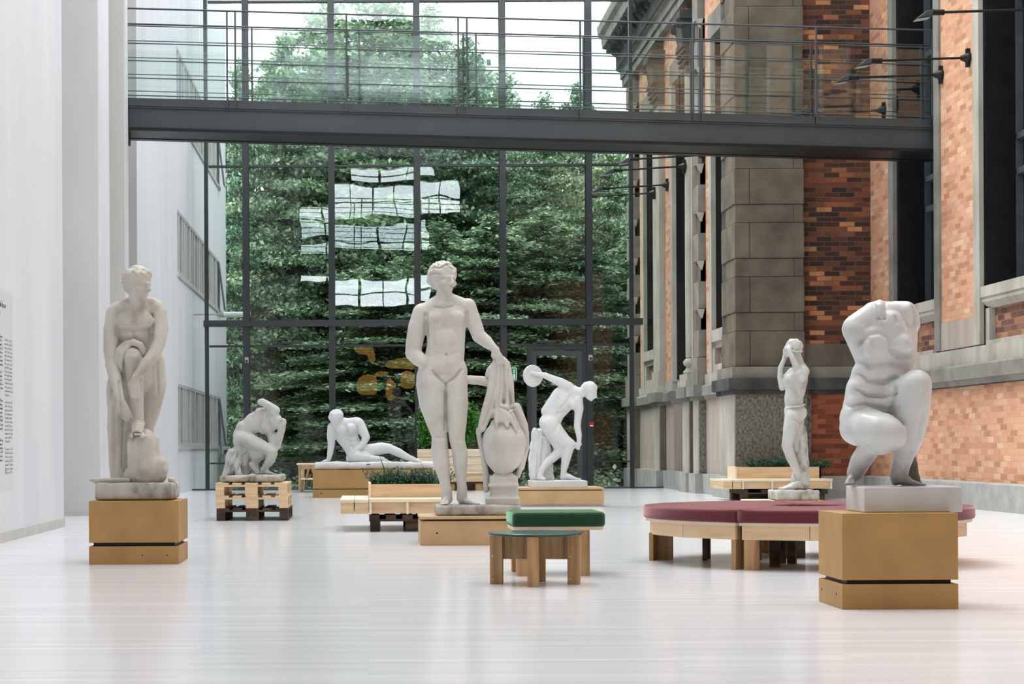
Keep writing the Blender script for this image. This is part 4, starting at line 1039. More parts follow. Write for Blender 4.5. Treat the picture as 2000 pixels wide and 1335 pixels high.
# undergrowth at the foot of the glass
rs = np.random.RandomState(5)
n = 26000
P_ = np.stack([rs.uniform(-3.2, 5.4, n), rs.uniform(39.5, 42.5, n), np.abs(rs.normal(size=n))*.22], 1)
P_[:,2] *= .6+.6*np.sin(P_[:,0]*2.1+np.sin(P_[:,1]*3))**2
g = leaf_cloud('ground_cover', P_, .05+.04*rs.rand(n), np.array([0,0,1])+rs.normal(size=(n,3))*.6, M['leaf_a'], origin=(0,0,-.35))
tag(g, 'low leafy ground cover under the trees beyond the glass wall', 'undergrowth', kind='stuff')
# bright shrub growing in the planter behind the slatted bench
def shrub(name, x0, x1, yt, yb, D, n, mat, ls, label, seed):
    c0, c1 = W(x0, yb, D), W(x1, yt, D); cx, cz = (c0.x+c1.x)/2, (c0.z+c1.z)/2; rx, rz = (c1.x-c0.x)/2, (c1.z-c0.z)/2
    root = empty(name, (cx, D, .5), label, 'plant')
    r = np.random.RandomState(seed); cl = r.normal(size=(26,3)); cl /= np.linalg.norm(cl, axis=1, keepdims=True); cl *= r.uniform(.3, .9, (26,1))
    idx = r.randint(0, 26, n); p = cl[idx]+r.normal(size=(n,3))*.16
    p = p*np.array([rx, min(rx, .4), rz])+np.array([0, 0, cz-.5])
    leaf_cloud('foliage', p, ls*(.6+.8*r.rand(n)), np.array([0,0,1])+r.normal(size=(n,3))*.8, mat, root)
    st = MB()
    for q in range(4): st.tube((cx+.05*q-.1, D, .5), (cx+rx*.5*(q-1.5)/1.5, D, cz+rz*.5), .012, .005, n=6)
    st.build('stem', M['bark'], root)
shrub('bright_shrub', 812, 850, 785, 880, 35.7, 1800, M['leaf_c'], .035, 'bright green shrub left of the tall statue legs above the slatted bench', 3)
shrub('bright_shrub', 846, 934, 770, 880, 35.7, 5200, M['leaf_c'], .035, 'bright green shrub between the tall statue and its urn', 4)
# ================================================================== STATUES
def uv_sphere(nu=14, nv=8):
    vs = [(0,0,1)]
    for j in range(1, nv):
        t = math.pi*j/nv
        for i in range(nu):
            a = 2*math.pi*i/nu; vs.append((math.sin(t)*math.cos(a), math.sin(t)*math.sin(a), math.cos(t)))
    vs.append((0,0,-1)); fs = []
    for i in range(nu): fs.append((0, 1+i, 1+(i+1) % nu))
    for j in range(nv-2):
        for i in range(nu):
            a, b = 1+j*nu+i, 1+j*nu+(i+1) % nu; fs.append((a, a+nu, b+nu, b))
    L = len(vs)-1
    for i in range(nu): fs.append((L, L-nu+(i+1) % nu, L-nu+i))
    return np.array(vs), fs
SPH = uv_sphere()
SPHC = uv_sphere(16, 10)
class Sculpt:
    """clay: overlapping tapered limbs and ellipsoids, fused into one surface. Sizes in the statue's own grid units
    (zx, zy across and down, d away from the viewer), origin and unit size given in metres"""
    def __init__(s, D, ox, oy, sc):
        s.D, s.ox, s.oy, s.sc = D, ox, oy, sc
        s.u = D/F*sc                       # metres per unit
        s.v = []; s.f = []; s.n = 0
    def P(s, x, y, d=0):
        p = W(s.ox+s.sc*x, s.oy+s.sc*y, s.D); return Vector((p.x, s.D+d*s.u, p.z))
    def addm(s, vs, fs):
        b = s.n; s.v.append(vs); s.f += [tuple(b+i for i in f) for f in fs]; s.n += len(vs)
    def c(s, x1, y1, d1, r1, x2, y2, d2, r2, k=1.0):
        """tapered limb with round ends; k squashes its depth"""
        p, q = s.P(x1, y1, d1), s.P(x2, y2, d2); r1 *= s.u; r2 *= s.u
        ax = q-p; L = ax.length
        if L < 1e-6: return s.e(x1, y1, d1, r1/s.u, r1/s.u*k, r1/s.u)
        ax.normalize(); R = ax.to_track_quat('Z', 'Y').to_matrix()
        sv, sf = SPHC; out = []
        for v in sv:
            if v[2] > 1e-6: l = Vector((v[0]*r2, v[1]*r2, v[2]*r2+L))
            elif v[2] < -1e-6: l = Vector((v[0]*r1, v[1]*r1, v[2]*r1))
            else: l = Vector((v[0]*r1, v[1]*r1, 0))
            w_ = R @ l
            if k != 1:
                t = max(0, min(1, l.z/L)); c_ = ax*(t*L); w_ = Vector((w_.x, c_.y+(w_.y-c_.y)*k, w_.z))
            out.append(tuple(w_+p))
        s.addm(np.array(out), sf); return s
    def chain(s, pts, k=1.0):
        for a, b in zip(pts[:-1], pts[1:]): s.c(*a, *b, k)
        return s
    def e(s, x, y, d, rx, ry, rz, rot=0, yaw=0):
        """ellipsoid; rot turns it in the picture plane (degrees, clockwise)"""
        c_ = s.P(x, y, d); Rm = Matrix.Rotation(math.radians(yaw), 3, 'Z') @ Matrix.Rotation(math.radians(rot), 3, 'Y')
        sv, sf = SPHC
        out = [tuple(Rm @ Vector((v[0]*rx*s.u, v[1]*ry*s.u, v[2]*rz*s.u))+c_) for v in sv]
        s.addm(np.array(out), sf); return s
    def box(s, x0, x1, y0, y1, d0, d1):
        a, b = s.P(x0, y1, d0), s.P(x1, y0, d1)
        vs = [(x, y, z) for z in (a.z, b.z) for x, y in ((a.x,a.y),(b.x,a.y),(b.x,b.y),(a.x,b.y))]
        s.addm(np.array(vs), [(0,3,2,1),(4,5,6,7),(0,1,5,4),(1,2,6,5),(2,3,7,6),(3,0,4,7)]); return s
    def head(s, x, y, d, R, yaw=0, pitch=0, roll=0, hair=1.0, curls=60, beard=False, hair_r=.17, seed=1, face=True):
        """yaw 0 looks at the viewer, +90 to the right; pitch > 0 looks down; R is half the height of the head"""
        ce = s.P(x, y, d)
        yw, pt, rl = map(math.radians, (yaw, pitch, roll))
        M_ = Matrix.Rotation(yw, 3, 'Z') @ Matrix.Rotation(rl, 3, 'Y') @ Matrix.Rotation(pt, 3, 'X')
        U = R*s.u
        def T(r_, f, u): return M_ @ Vector((r_, -f, u))*U+ce
        def el(r_, f, u, a, b, c_):
            sv, sf = SPHC; s.addm(np.array([tuple(T(r_+v[0]*a, f+v[1]*b, u+v[2]*c_)) for v in sv]), sf)
        def cap(p, q, r1, r2, n=4):
            for i in range(n+1):
                t = i/n; rr_ = r1+(r2-r1)*t; el(*(p[j]+(q[j]-p[j])*t for j in range(3)), rr_, rr_, rr_)
        el(0, -.08, .22, .72, .88, .74)           # skull
        el(0, .18, -.15, .60, .66, .60)           # face block
        el(0, .30, -.52, .44, .48, .38)           # jaw
        if face:
            el(0, .66, -.80, .17, .16, .15)       # chin
            cap((0, .86, .10), (0, 1.04, -.24), .075, .11)   # nose
            el(0, .93, -.26, .17, .10, .07)
            cap((-.36, .66, .14), (-.12, .84, .16), .09, .08); cap((.36, .66, .14), (.12, .84, .16), .09, .08)
            el(-.40, .56, -.22, .19, .17, .17); el(.40, .56, -.22, .19, .17, .17)
            el(-.28, .68, .0, .13, .10, .075); el(.28, .68, .0, .13, .10, .075)
            el(0, .82, -.46, .20, .09, .045); el(0, .80, -.56, .16, .09, .055)
        for sg in (-1, 1):
            el(sg*.68, -.05, -.06, .09, .15, .21)
        rg = random.Random(seed)
        if hair:
            el(0, -.14, .32, .80*hair, .90*hair, .74*hair); el(0, -.45, -.02, .66*hair, .56*hair, .6*hair)
            for i in range(curls):
                a = rg.uniform(0, 2*math.pi); h_ = rg.uniform(-.35, 1); rr_ = math.sqrt(max(0, 1-h_*h_))
                v = Vector((rr_*math.cos(a), rr_*math.sin(a), h_))
                if v.y > .25 and v.z < .42: continue
                if abs(v.x) > .55 and v.y > -.05 and v.z < .25: continue
                el(v.x*.78*hair, v.y*.92*hair-.12, v.z*.78*hair+.28, hair_r, hair_r, hair_r)
        if beard:
            for i in range(24):
                a = rg.uniform(-1, 1); el(a*.42, .48+.25*(1-abs(a)), -.62-rg.uniform(0, .25), .14, .14, .14)
        return T
    def hand(s, x, y, d, ang, size, curl=25, spread=9, depth_tilt=0, thumb=1, palm_to=0, fingers=None):
        """ang: direction of the fingers in the picture plane (0 right, 90 down); size: length in grid units"""
        a = math.radians(ang); dt = math.radians(depth_tilt)
        ax = Vector((math.cos(a)*math.cos(dt), math.sin(a)*math.cos(dt), math.sin(dt)))      # (x right, y down, d away)
        pt = math.radians(palm_to)
        lat0 = Vector((-math.sin(a), math.cos(a), 0)); nrm0 = ax.cross(lat0)
        lat = lat0*math.cos(pt)+nrm0*math.sin(pt); nrm = ax.cross(lat)
        o = Vector((x, y, d)); L = size
        def cc(p, q, r1, r2): s.c(p.x, p.y, p.z, r1, q.x, q.y, q.z, r2)
        for q in (-1, -.33, .33, 1): cc(o+lat*q*L*.07, o+ax*L*.46+lat*q*L*.155, L*.085, L*.075)
        fl_ = [.46, .53, .50, .40]
        for i, q in enumerate((-1, -.33, .33, 1)):
            b = o+ax*L*.46+lat*q*L*.165; r_ = L*.058; cu = math.radians(curl+(4*i))
            dd = (ax*math.cos(math.radians(spread*q*.9))+lat*math.sin(math.radians(spread*q*.9))).normalized()
            seg_ = fl_[i]*L/3*1.05; ang_ = cu*.5
            for j in range(3):
                v = dd*math.cos(ang_)+nrm*math.sin(ang_); e2 = b+v*seg_; cc(b, e2, r_, r_*.9); b = e2; ang_ += cu; r_ *= .9
        b = o+ax*L*.10+lat*(-thumb)*L*.14; v = (ax*.75+lat*(-thumb)*.65+nrm*.35).normalized()
        e2 = b+v*L*.22; cc(b, e2, L*.075, L*.062); e3 = e2+(ax*.95+nrm*.3).normalized()*L*.2; cc(e2, e3, L*.062, L*.05)
        return s
    def foot(s, x, y, d, ang, size, h_=None, depth=0, toes=True):
        """heel at x, y (on the ground line); ang in plan: 0 points right, 90 towards the viewer, 180 left"""
        a = math.radians(ang); fx, fd = math.cos(a), -math.sin(a); lx, ld = math.sin(a), math.cos(a)
        L = size; r_ = L*.13
        def cc(f0, l0, u0, r0, f1, l1, u1, r1): s.c(x+fx*f0*L+lx*l0*L, y-u0*L, d+fd*f0*L+ld*l0*L, r0*L, x+fx*f1*L+lx*l1*L, y-u1*L, d+fd*f1*L+ld*l1*L, r1*L)
        cc(0, 0, .12, .125, .35, 0, .20, .13); cc(.0, 0, .30, .12, .40, 0, .20, .11)
        cc(.35, -.05, .15, .13, .68, -.08, .08, .085); cc(.35, .05, .12, .12, .66, .10, .07, .075)
        if toes:
            for i, (l0, ln, rr_) in enumerate(((-.13,.26,.058),(-.05,.27,.045),(.02,.24,.042),(.09,.20,.040),(.15,.14,.038))):
                cc(.68, l0*.9, .06, rr_, .68+ln, l0, .045, rr_*.9)
        return s
    def bake(s, name, mat, parent, voxel=.012, smooth=6, fac=.5):
        V = np.concatenate(s.v); org = ORG[parent.name]
        me = bpy.data.meshes.new(name); me.from_pydata((V-np.array(org)).tolist(), [], s.f)
        o = bpy.data.objects.new(name, me); COL.objects.link(o)
        m = o.modifiers.new('r', 'REMESH'); m.mode = 'VOXEL'; m.voxel_size = voxel
        if smooth:
            m = o.modifiers.new('s', 'SMOOTH'); m.factor = fac; m.iterations = smooth
        dg = bpy.context.evaluated_depsgraph_get(); me2 = bpy.data.meshes.new_from_object(o.evaluated_get(dg))
        bpy.data.objects.remove(o); me2.name = name
        return link_mesh(name, me2, mat, parent, smooth=True)
    # --- working on the baked surface
    def _get(s, o):
        me = o.data; n = len(me.vertices); co = np.empty(n*3, np.float32); me.vertices.foreach_get('co', co); co = co.reshape(-1,3)
        nm = np.empty(n*3, np.float32); me.vertex_normals.foreach_get('vector', nm); return co, nm.reshape(-1,3)
    def _set(s, o, co):
        o.data.vertices.foreach_set('co', co.ravel()); o.data.update()
    def groove(s, o, lines, front=True):
        """lines: [(points, half width, depth)] in grid units; negative depth raises a ridge"""
        co, nm = s._get(o); org = np.array(ORG[o.parent.name])
        disp = np.zeros(len(co))
        for pts, r_, dep in lines:
            q = [s.P(*p) for p in pts]; best = np.full(len(co), 1e9)
            for a, b in zip(q[:-1], q[1:]):
                a2, b2 = np.array([a.x-org[0], a.z-org[2]]), np.array([b.x-org[0], b.z-org[2]])
                ab = b2-a2; L2 = max((ab**2).sum(), 1e-9); pp = co[:, [0,2]]-a2
                t = np.clip((pp@ab)/L2, 0, 1); dd = np.linalg.norm(pp-t[:,None]*ab, axis=1); best = np.minimum(best, dd)
            wgt = np.exp(-(best/(r_*s.u))**2)
            if front: wgt = wgt*np.clip((-nm[:,1]-.0)*1.6, 0, 1)
            disp -= wgt*dep*s.u*1.5
        s._set(o, co+nm*disp[:,None]); return o
    def rough(s, o, amp, freq, seed=0, octaves=3):
        co, nm = s._get(o); off = Vector((seed*3.1, seed*1.7, 0))
        d = np.array([noise.fractal(Vector(c_)*freq+off, 1.0, 2.0, octaves) for c_ in co.tolist()])
        s._set(o, co+nm*(d*amp)[:,None]); return o
def slab(name, mat, parent, x0, x1, y0, y1, z0, z1, amp=.008, vox=.016, freq=7, seed=1, round_=.02, pts=None):
    """block of cast stone with uneven skin"""
    S_ = Sculpt(y0, 718, 872, 1); V = [(x,y,z) for z in (z0+.004, z1) for x, y in ((x0,y0),(x1,y0),(x1,y1),(x0,y1))]
    if pts: V = [(x,y,z) for z in (z0+.004, z1) for x, y in pts]
    n = len(V)//2
    S_.addm(np.array(V), [tuple(range(n-1,-1,-1)), tuple(range(n,2*n))]+[(i,(i+1) % n,n+(i+1) % n,n+i) for i in range(n)])
    o = S_.bake(name, mat, parent, vox, 3)
    if amp: S_.rough(o, amp, freq, seed)
    co, nm = S_._get(o); org = ORG[parent.name]; co[:,2] = np.maximum(co[:,2], z0-org.z+.001); S_._set(o, co)
    return o

# ---------------------------------------------------------------- 1: tall nude statue with urn and drapery (centre)
D = 15.95
s = Sculpt(D, 740, 480, .4494)
st = empty('plaster_statue', (s.P(290,1168).x, D, .247), 'tallest statue, ivory nude figure resting a hand on drapery over an urn', 'statue')
s.chain([(268,300,6,70),(292,332,2,90),(292,385,4,86),(291,440,6,84),(284,500,4,92)], .56)        # ribcage to belly
s.c(232,300,4,50, 350,292,4,46, .75)
s.e(246,316,-26,44,26,30); s.e(334,312,-26,42,26,30); s.e(290,400,-14,60,40,60)                                              # chest
s.chain([(262,545,4,92),(300,548,4,86)], .62); s.e(270,590,6,100,62,62); s.e(298,515,-12,64,36,50)
s.e(228,575,4,66,56,74); s.e(342,580,6,44,48,66)                                                  # hips
s.c(287,262,8,38, 284,212,4,37); s.e(284,256,0,46,34,18)                                          # neck
s.c(205,284,6,38, 264,234,8,27); s.c(372,262,8,34, 300,226,8,27)                                # shoulders slope
s.chain([(188,290,8,42),(170,345,10,42),(156,410,14,39),(149,462,12,35)]); s.chain([(149,465,12,35),(172,490,-6,33),(190,505,-20,29)])
s.chain([(386,264,8,38),(402,308,6,37),(420,350,2,33),(434,390,-2,31)]); s.chain([(434,390,-2,31),(466,416,-10,28),(498,446,-26,17),(508,455,-30,16)])
s.hand(500,448,-32,64,84,curl=20,spread=10,depth_tilt=-10,thumb=-1,palm_to=0)
s.chain([(228,600,2,68),(232,680,-4,60),(248,760,-2,45),(262,822,-8,34),(264,845,-6,35)],.9)      # weight leg (viewer's left)
s.chain([(264,845,-6,35),(264,890,6,40),(272,940,6,37),(284,1010,4,25),(294,1070,2,22)])
s.chain([(336,600,0,50),(338,680,-10,51),(338,760,-16,44),(338,825,-20,36),(340,848,-18,35)],.95)
s.chain([(340,848,-18,34),(352,895,-2,35),(354,945,0,32),(358,1010,2,23),(362,1062,4,20)])
s.chain([(294,1060,2,24),(296,1096,8,27)]); s.chain([(362,1050,4,22),(362,1092,14,26)]); s.foot(296,1124,22,100,104); s.foot(358,1124,22,34,100)
s.head(280,147,-4,72,yaw=32,pitch=3,roll=2,hair=1.07,curls=130,hair_r=.085,seed=4)
s.e(230,146,26,24,28,25); s.e(240,116,20,28,32,26); s.e(268,90,8,34,40,18); s.c(236,152,-4,12, 256,172,-12,9)
body = s.bake('figure', M['pl_main'], st, .0072, 4)
s.groove(body, [([(290,290),(291,400),(292,455)],10,1.8),
  ([(292,470),(292,474)],4,7),([(232,545),(262,580),(290,602),(325,576),(358,540)],6,7),([(290,604),(289,660),(288,730),(286,800)],4,8),
  ([(203,300),(203,350),(208,400)],8,5),([(380,292),(380,335)],7,5),([(250,350),(290,362),(332,346)],12,1.2),([(250,832),(280,834)],7,3),([(322,838),(358,838)],7,3),([(258,800),(262,815)],12,-3),([(336,800),(338,815)],12,-3),
  ([(240,468),(292,478),(345,464)],9,2.5),([(244,266),(284,272),(322,262)],4,5),([(216,108),(240,96),(262,102),(296,84)],4,5),([(214,132),(240,124),(262,128)],4,5),([(296,92),(322,106)],4,5)])
s = Sculpt(D, 740, 480, .4494)
s.c(384,580,6,20, 440,584,8,21); s.c(440,584,8,21, 484,592,8,23)
o = s.bake('strut', M['pl_main'], st, .012, 4)
# urn
s = Sculpt(D, 740, 480, .4494)
s.chain([(548,800,6,70),(545,855,6,98),(542,905,6,84),(540,955,6,50),(540,985,6,34)])
urn = s.bake('urn', M['pl_main'], st, .012, 5)
# drapery: a column of hanging folds
s = Sculpt(D, 740, 480, .4494)
s.chain([(532,500,2,24),(535,560,4,42),(530,640,6,52),(530,700,8,58)],.8)
for f in ([(505,505,-18,14),(492,560,-26,15),(478,640,-26,14),(452,730,-22,13),(438,795,-18,12)],
          [(520,500,-24,13),(512,580,-34,13),(492,670,-34,13),(466,760,-28,12),(452,798,-22,11)],
          [(530,498,-26,12),(530,590,-40,13),(520,680,-42,12),(512,735,-44,11),(510,785,-50,10)],
          [(548,500,-22,12),(556,580,-34,12),(552,660,-40,12),(560,720,-46,10)],
          [(558,510,-12,12),(574,590,-16,12),(578,680,-20,12),(590,760,-10,12),(612,830,4,12)],
          [(500,520,-6,16),(484,540,-10,18),(476,560,-4,16)],
          [(545,700,-30,14),(585,705,-24,16),(615,745,-6,17),(640,810,14,15),(642,880,22,14),(622,950,24,13),(606,1000,26,12)],
          [(530,705,-40,14),(562,722,-50,16),(590,775,-46,15),(612,840,-20,13),(622,900,0,12),(614,960,14,11)],
          [(535,715,-44,30),(545,745,-50,30)],[(515,720,-50,14),(508,765,-62,12)],[(545,745,-58,14),(552,782,-70,10)],[(575,740,-54,14),(590,800,-64,10)],[(492,720,-30,14),(470,745,-30,14),(448,775,-20,13),(434,812,-4,13)],
          [(600,700,10,20),(632,780,24,20),(636,870,34,22),(620,960,36,18)],[(432,800,0,12),(436,830,6,12),(452,900,30,12),(466,980,40,14),(470,1060,44,14)]):
    s.chain(f)
dr_ = s.bake('drapery', M['pl_main'], st, .010, 4)
s.groove(dr_, [([(512,520),(502,600),(478,700),(450,780)],4,6),([(527,520),(524,620),(508,720)],4,6),([(541,520),(544,620),(540,690)],4,6),([(560,540),(566,640),(570,700)],4,6),([(560,712),(598,770),(626,850),(632,900)],5,6),([(520,700),(556,712),(586,705)],4,6)])
s = Sculpt(D, 740, 480, .4494)
s.box(482,602,998,1040,-40,60); s.box(474,606,1036,1046,-46,60); s.box(486,602,1046,1094,-34,60); s.box(466,610,1092,1128,-50,62); s.box(500,585,985,1000,-26,50)
ped = s.bake('urn_pedestal', M['pl_main'], st, .011, 3)
a, b = s.P(248,1168), s.P(610,1122)
slab('base', M['pl_rough'], st, a.x, b.x, 15.72, 16.30, .247, b.z, .007, .016)

# ---------------------------------------------------------------- 2: bending statue over the raised knee (left)
D = 13.62
s = Sculpt(D, 130, 480, .4792)
st = empty('plaster_statue', (s.P(290,1037).x, D, .458), 'cream statue bending over its raised knee to reach its sandal, left by the wall', 'statue')
# trunk leaning forward
s.chain([(288,270,-30,66),(284,330,-12,80),(284,400,30,84),(285,480,60,86),(290,560,66,84)],.85)
s.c(212,268,-20,40, 362,258,-16,40); s.c(245,240,-34,26, 350,236,-30,26); s.e(248,312,-66,42,24,36); s.e(322,308,-66,40,24,36)
s.c(294,245,-60,34, 298,200,-80,34)
s.head(300,165,-78,66,yaw=52,pitch=8,roll=0,hair=1.04,curls=110,hair_r=.13,seed=8)
# arms
s.chain([(200,275,-26,36),(190,340,-34,35),(186,420,-50,30),(194,482,-60,28)]); s.chain([(194,482,-60,29),(208,540,-78,27),(226,600,-98,20),(234,630,-104,17)])
s.hand(234,628,-104,72,104,curl=14,spread=7,thumb=-1)
s.chain([(378,275,-22,34),(388,340,-36,32),(382,400,-56,28),(366,442,-72,27)]); s.chain([(366,442,-72,27),(342,478,-92,26),(312,522,-112,20),(296,540,-118,17)])
s.hand(294,542,-118,88,100,curl=10,spread=9,thumb=-1)
# raised leg: thigh towards the viewer, shin down to the rock
s.chain([(300,540,40,70),(288,490,-20,54),(278,455,-64,42)]); s.e(276,458,-72,38,34,40)
s.chain([(276,462,-66,38),(282,530,-52,38),(290,600,-52,31),(298,660,-56,24),(300,715,-58,24),(300,748,-58,26)])
s.foot(298,774,-46,84,96)
# standing leg with its support, hip side
s.chain([(222,540,40,56),(218,640,34,56),(212,740,30,52),(214,860,26,46),(218,950,24,46)],.9)
s.chain([(345,470,30,52),(352,560,40,52),(340,660,50,40),(322,740,50,30),(320,800,50,34)],.9)
body = s.bake('figure', M['pl_warm'], st, .0075, 5)
s.groove(body, [([(285,285),(286,380)],9,5),([(240,348),(284,356),(335,344)],7,4),([(212,300),(216,370)],10,5),([(348,290),(350,380)],9,5),([(262,440),(292,442)],7,2),([(246,262),(290,272),(330,256)],8,4),
  ([(232,560),(236,700),(230,900)],7,7),([(196,660),(194,930)],7,5),([(250,760),(240,920)],6,5),([(370,470),(372,600)],7,4)])
s = Sculpt(D, 130, 480, .4792)
for rr_ in ([(250,405,-66,14),(282,396,-82,15),(312,408,-80,14),(322,440,-70,12)],[(252,400,-60,14),(224,430,-70,16),(210,475,-72,15),(216,500,-62,13)],[(262,412,-80,11),(240,440,-86,12),(230,480,-84,12),(232,508,-70,10)],
            [(300,402,-70,12),(330,430,-30,14),(352,470,10,16),(382,500,30,16)],[(206,480,-50,14),(190,540,-20,18),(176,590,10,18),(180,640,26,22)],[(180,560,20,20),(186,700,36,26),(190,900,36,24)]): s.chain(rr_)
o = s.bake('drapery', M['pl_warm'], st, .010, 4)
s = Sculpt(D, 130, 480, .4792)
for i in range(4): s.chain([(276+i*3,722+i*12,-70-i*12,6),(300,714+i*13,-96-i*9,6),(326-i*2,724+i*12,-74-i*10,6)])
s.c(272,772,-50,9, 280,776,-130,9); s.c(335,772,-60,9, 322,776,-130,9)
s.bake('sandal', M['pl_warm'], st, .0075, 2)
s = Sculpt(D, 130, 480, .4792)
s.chain([(316,800,-40,58),(322,860,-20,62),(330,920,-10,74)]); s.c(280,800,-60,24, 366,792,-40,20); s.c(290,880,-40,34, 380,900,-10,40); s.e(318,940,0,90,74,44); s.c(285,830,-50,26,290,930,-40,34)
rk = s.bake('rock', M['pl_warm'], st, .014, 3); s.rough(rk, .022, 6, 3); s.rough(rk, .006, 22, 4)
a, b = s.P(135,1037), s.P(446,962)
bs = slab('base', M['pl_rough'], st, a.x, b.x, 13.36, 13.92, .458, b.z, .004, .016, seed=6)
s = Sculpt(D, 130, 480, .4792)
s.box(102,268,944,958,-60,60); s.box(118,268,956,970,-50,60); s.c(106,950,-56,7, 106,950,56,7); s.box(414,438,944,962,-20,50)
s.bake('ground_slab', M['pl_warm'], st, .011, 3)

# ---------------------------------------------------------------- 3: headless crouching torso (right)
D = 9.74
s = Sculpt(D, 1560, 560, .4942)
st = empty('stone_statue', (s.P(350,885).x, D, .488), 'headless armless grey-white statue crouching on one heel, right foreground', 'statue')
s.chain([(318,150,8,84),(325,210,6,92),(322,270,8,88),(305,330,16,78)],.8)
s.c(226,166,0,56, 300,112,0,56,.9); s.c(300,112,0,56, 412,106,0,52,.85); s.c(412,106,0,50, 432,124,0,46,.9); s.c(420,100,-6,44,452,150,-8,26)
s.c(225,175,-6,52, 268,280,0,50); s.c(440,110,8,34, 436,290,14,36); s.c(400,200,6,62, 405,300,12,58)
s.e(392,226,-52,46,44,44); s.e(428,243,-84,8,12,8); s.e(262,252,-36,42,44,46); s.e(305,225,-36,88,44,74); s.c(350,150,-20,60, 390,210,-30,50)
s.chain([(318,70,0,22),(308,84,-34,20),(306,112,-50,15),(312,128,-52,9)])             # neck stump with lock
s.chain([(290,360,18,80),(278,415,24,88),(272,480,30,92),(285,540,34,92)],.85); s.c(275,345,0,66, 360,345,0,62)
s.c(242,400,-10,48, 350,408,-16,40); s.c(240,455,-8,50, 345,465,-14,42)
s.e(235,520,24,66,76,80); s.e(250,560,40,80,80,70)
# kneeling leg coming forward and the raised leg
s.chain([(250,545,10,78),(270,560,-50,78),(300,570,-100,74),(322,580,-120,66)]); s.c(300,620,-100,44, 345,600,-118,44)
s.chain([(265,640,-40,44),(242,690,-4,40),(226,735,10,34)]); s.foot(222,782,30,112,125)
s.chain([(330,470,10,56),(380,430,-40,62),(425,395,-84,60)]); s.e(438,385,-90,60,56,56)
s.chain([(438,390,-92,60),(434,450,-74,66),(428,520,-62,66),(420,590,-58,58),(402,650,-58,45),(388,705,-58,36),(380,745,-54,36)])
s.chain([(458,400,-60,48),(460,480,-20,50),(452,540,-8,48),(430,600,-18,40)])
s.foot(368,785,-44,28,128)
body = s.bake('figure', M['marble'], st, .0075, 8)
s.groove(body, [([(225,345),(262,372),(320,378),(370,355)],8,11),([(215,405),(262,430),(320,434),(352,425)],7,10),([(196,468),(250,462),(310,478),(345,492)],8,12),
  ([(352,400),(346,470),(358,520),(380,545)],7,10),([(232,215),(262,190),(300,185),(330,200)],10,7),([(340,215),(345,250),(380,278),(425,272)],9,6),([(225,225),(245,290),(275,325)],12,5),([(268,318),(330,300),(400,308)],14,4),([(225,232),(232,210),(262,212),(272,240)],5,3),
  ([(365,125),(368,142)],8,6),([(440,80),(452,110),(448,150)],7,8),([(290,70),(298,128)],4,5),([(335,66),(322,130)],4,5),([(298,130),(320,132)],4,4),([(228,610),(250,600)],8,4),([(455,500),(440,590)],9,5)])
s.rough(body, .0025, 9, 2)
s = Sculpt(D, 1560, 560, .4942)
s.chain([(446,640,30,14),(446,665,30,22),(452,700,30,24),(458,750,30,30),(462,782,30,28)]); s.c(430,720,40,18, 432,775,40,22); s.c(470,770,30,12, 492,780,20,8); s.e(446,628,30,12,12,14)
o = s.bake('support_figure', M['stained'], st, .009, 3); s.rough(o, .006, 24, 5)
p0, p1 = s.P(210,885), s.P(590,785)
MB().box(p0.x, p1.x, 9.50, 9.86, .488, p1.z).build('base', M['marble_base'], st, bevel=.006)

# ---------------------------------------------------------------- 4: stooping statue on pallets
D = 21.65
s = Sculpt(D, 400, 740, .2247)
st = empty('plaster_statue', (s.P(415,900).x, D, .432), 'pale seated statue doubled over on a rock, raised elbow over its head, on pallets', 'statue')
s.chain([(312,500,10,66),(360,430,10,78),(430,380,4,92),(500,345,0,92),(545,345,-6,82)],.75)
s.e(300,490,10,58,60,72); s.c(330,420,8,60, 300,540,10,60); s.c(480,300,-10,52, 545,290,-16,50); s.e(520,420,-20,70,50,60)
s.chain([(560,300,-30,46),(600,285,-70,42),(612,270,-74,40)]); s.chain([(622,272,-70,38),(560,232,-76,36),(505,200,-80,32),(488,202,-80,30)])  # raised stump
s.head(604,372,-40,66,yaw=70,pitch=38,roll=0,hair=1.03,curls=60,seed=12); s.c(560,370,-20,44, 590,375,-34,44)
s.chain([(560,420,10,44),(580,500,-10,38),(596,572,-20,36)]); s.chain([(600,575,-20,36),(640,500,-26,34),(668,440,-30,27),(684,400,-34,24)])
s.hand(684,402,-34,-88,92,curl=48,spread=6,thumb=-1)
s.chain([(312,510,-16,66),(400,540,-44,68),(500,585,-60,58),(582,632,-66,48)]); s.e(590,635,-70,46,42,44)
s.chain([(592,640,-66,46),(572,700,-60,44),(538,750,-52,32),(512,790,-48,27)]); s.foot(498,830,-48,8,140)
s.chain([(350,560,30,64),(440,620,10,66),(480,650,-10,56)]); s.e(450,660,0,66,60,62)
s.chain([(460,680,0,40),(430,740,10,30),(450,800,10,24)]); s.c(400,735,-16,22, 455,812,-20,24)
s.c(610,610,-20,26, 640,590,-6,20); s.c(640,590,-6,20, 694,420,-24,15)
body = s.bake('figure', M['pl_grey'], st, .011, 5)
s.groove(body, [([(350,560),(430,610),(520,640)],8,12),([(490,270),(500,340),(480,430),(540,500)],10,7),([(420,330),(400,420)],14,3),([(620,430),(575,500)],8,6)])
s = Sculpt(D, 400, 740, .2247)
s.chain([(330,600,20,70),(260,690,20,74),(210,790,20,56)]); s.chain([(350,650,30,60),(330,760,60,60),(350,830,60,40)]); s.c(250,640,-20,30, 300,820,-50,34); s.c(220,620,0,20,180,830,0,34); s.c(320,680,-40,16,280,820,-60,22)
rk = s.bake('draped_rock', M['pl_grey'], st, .014, 3); s.rough(rk, .02, 8, 9)
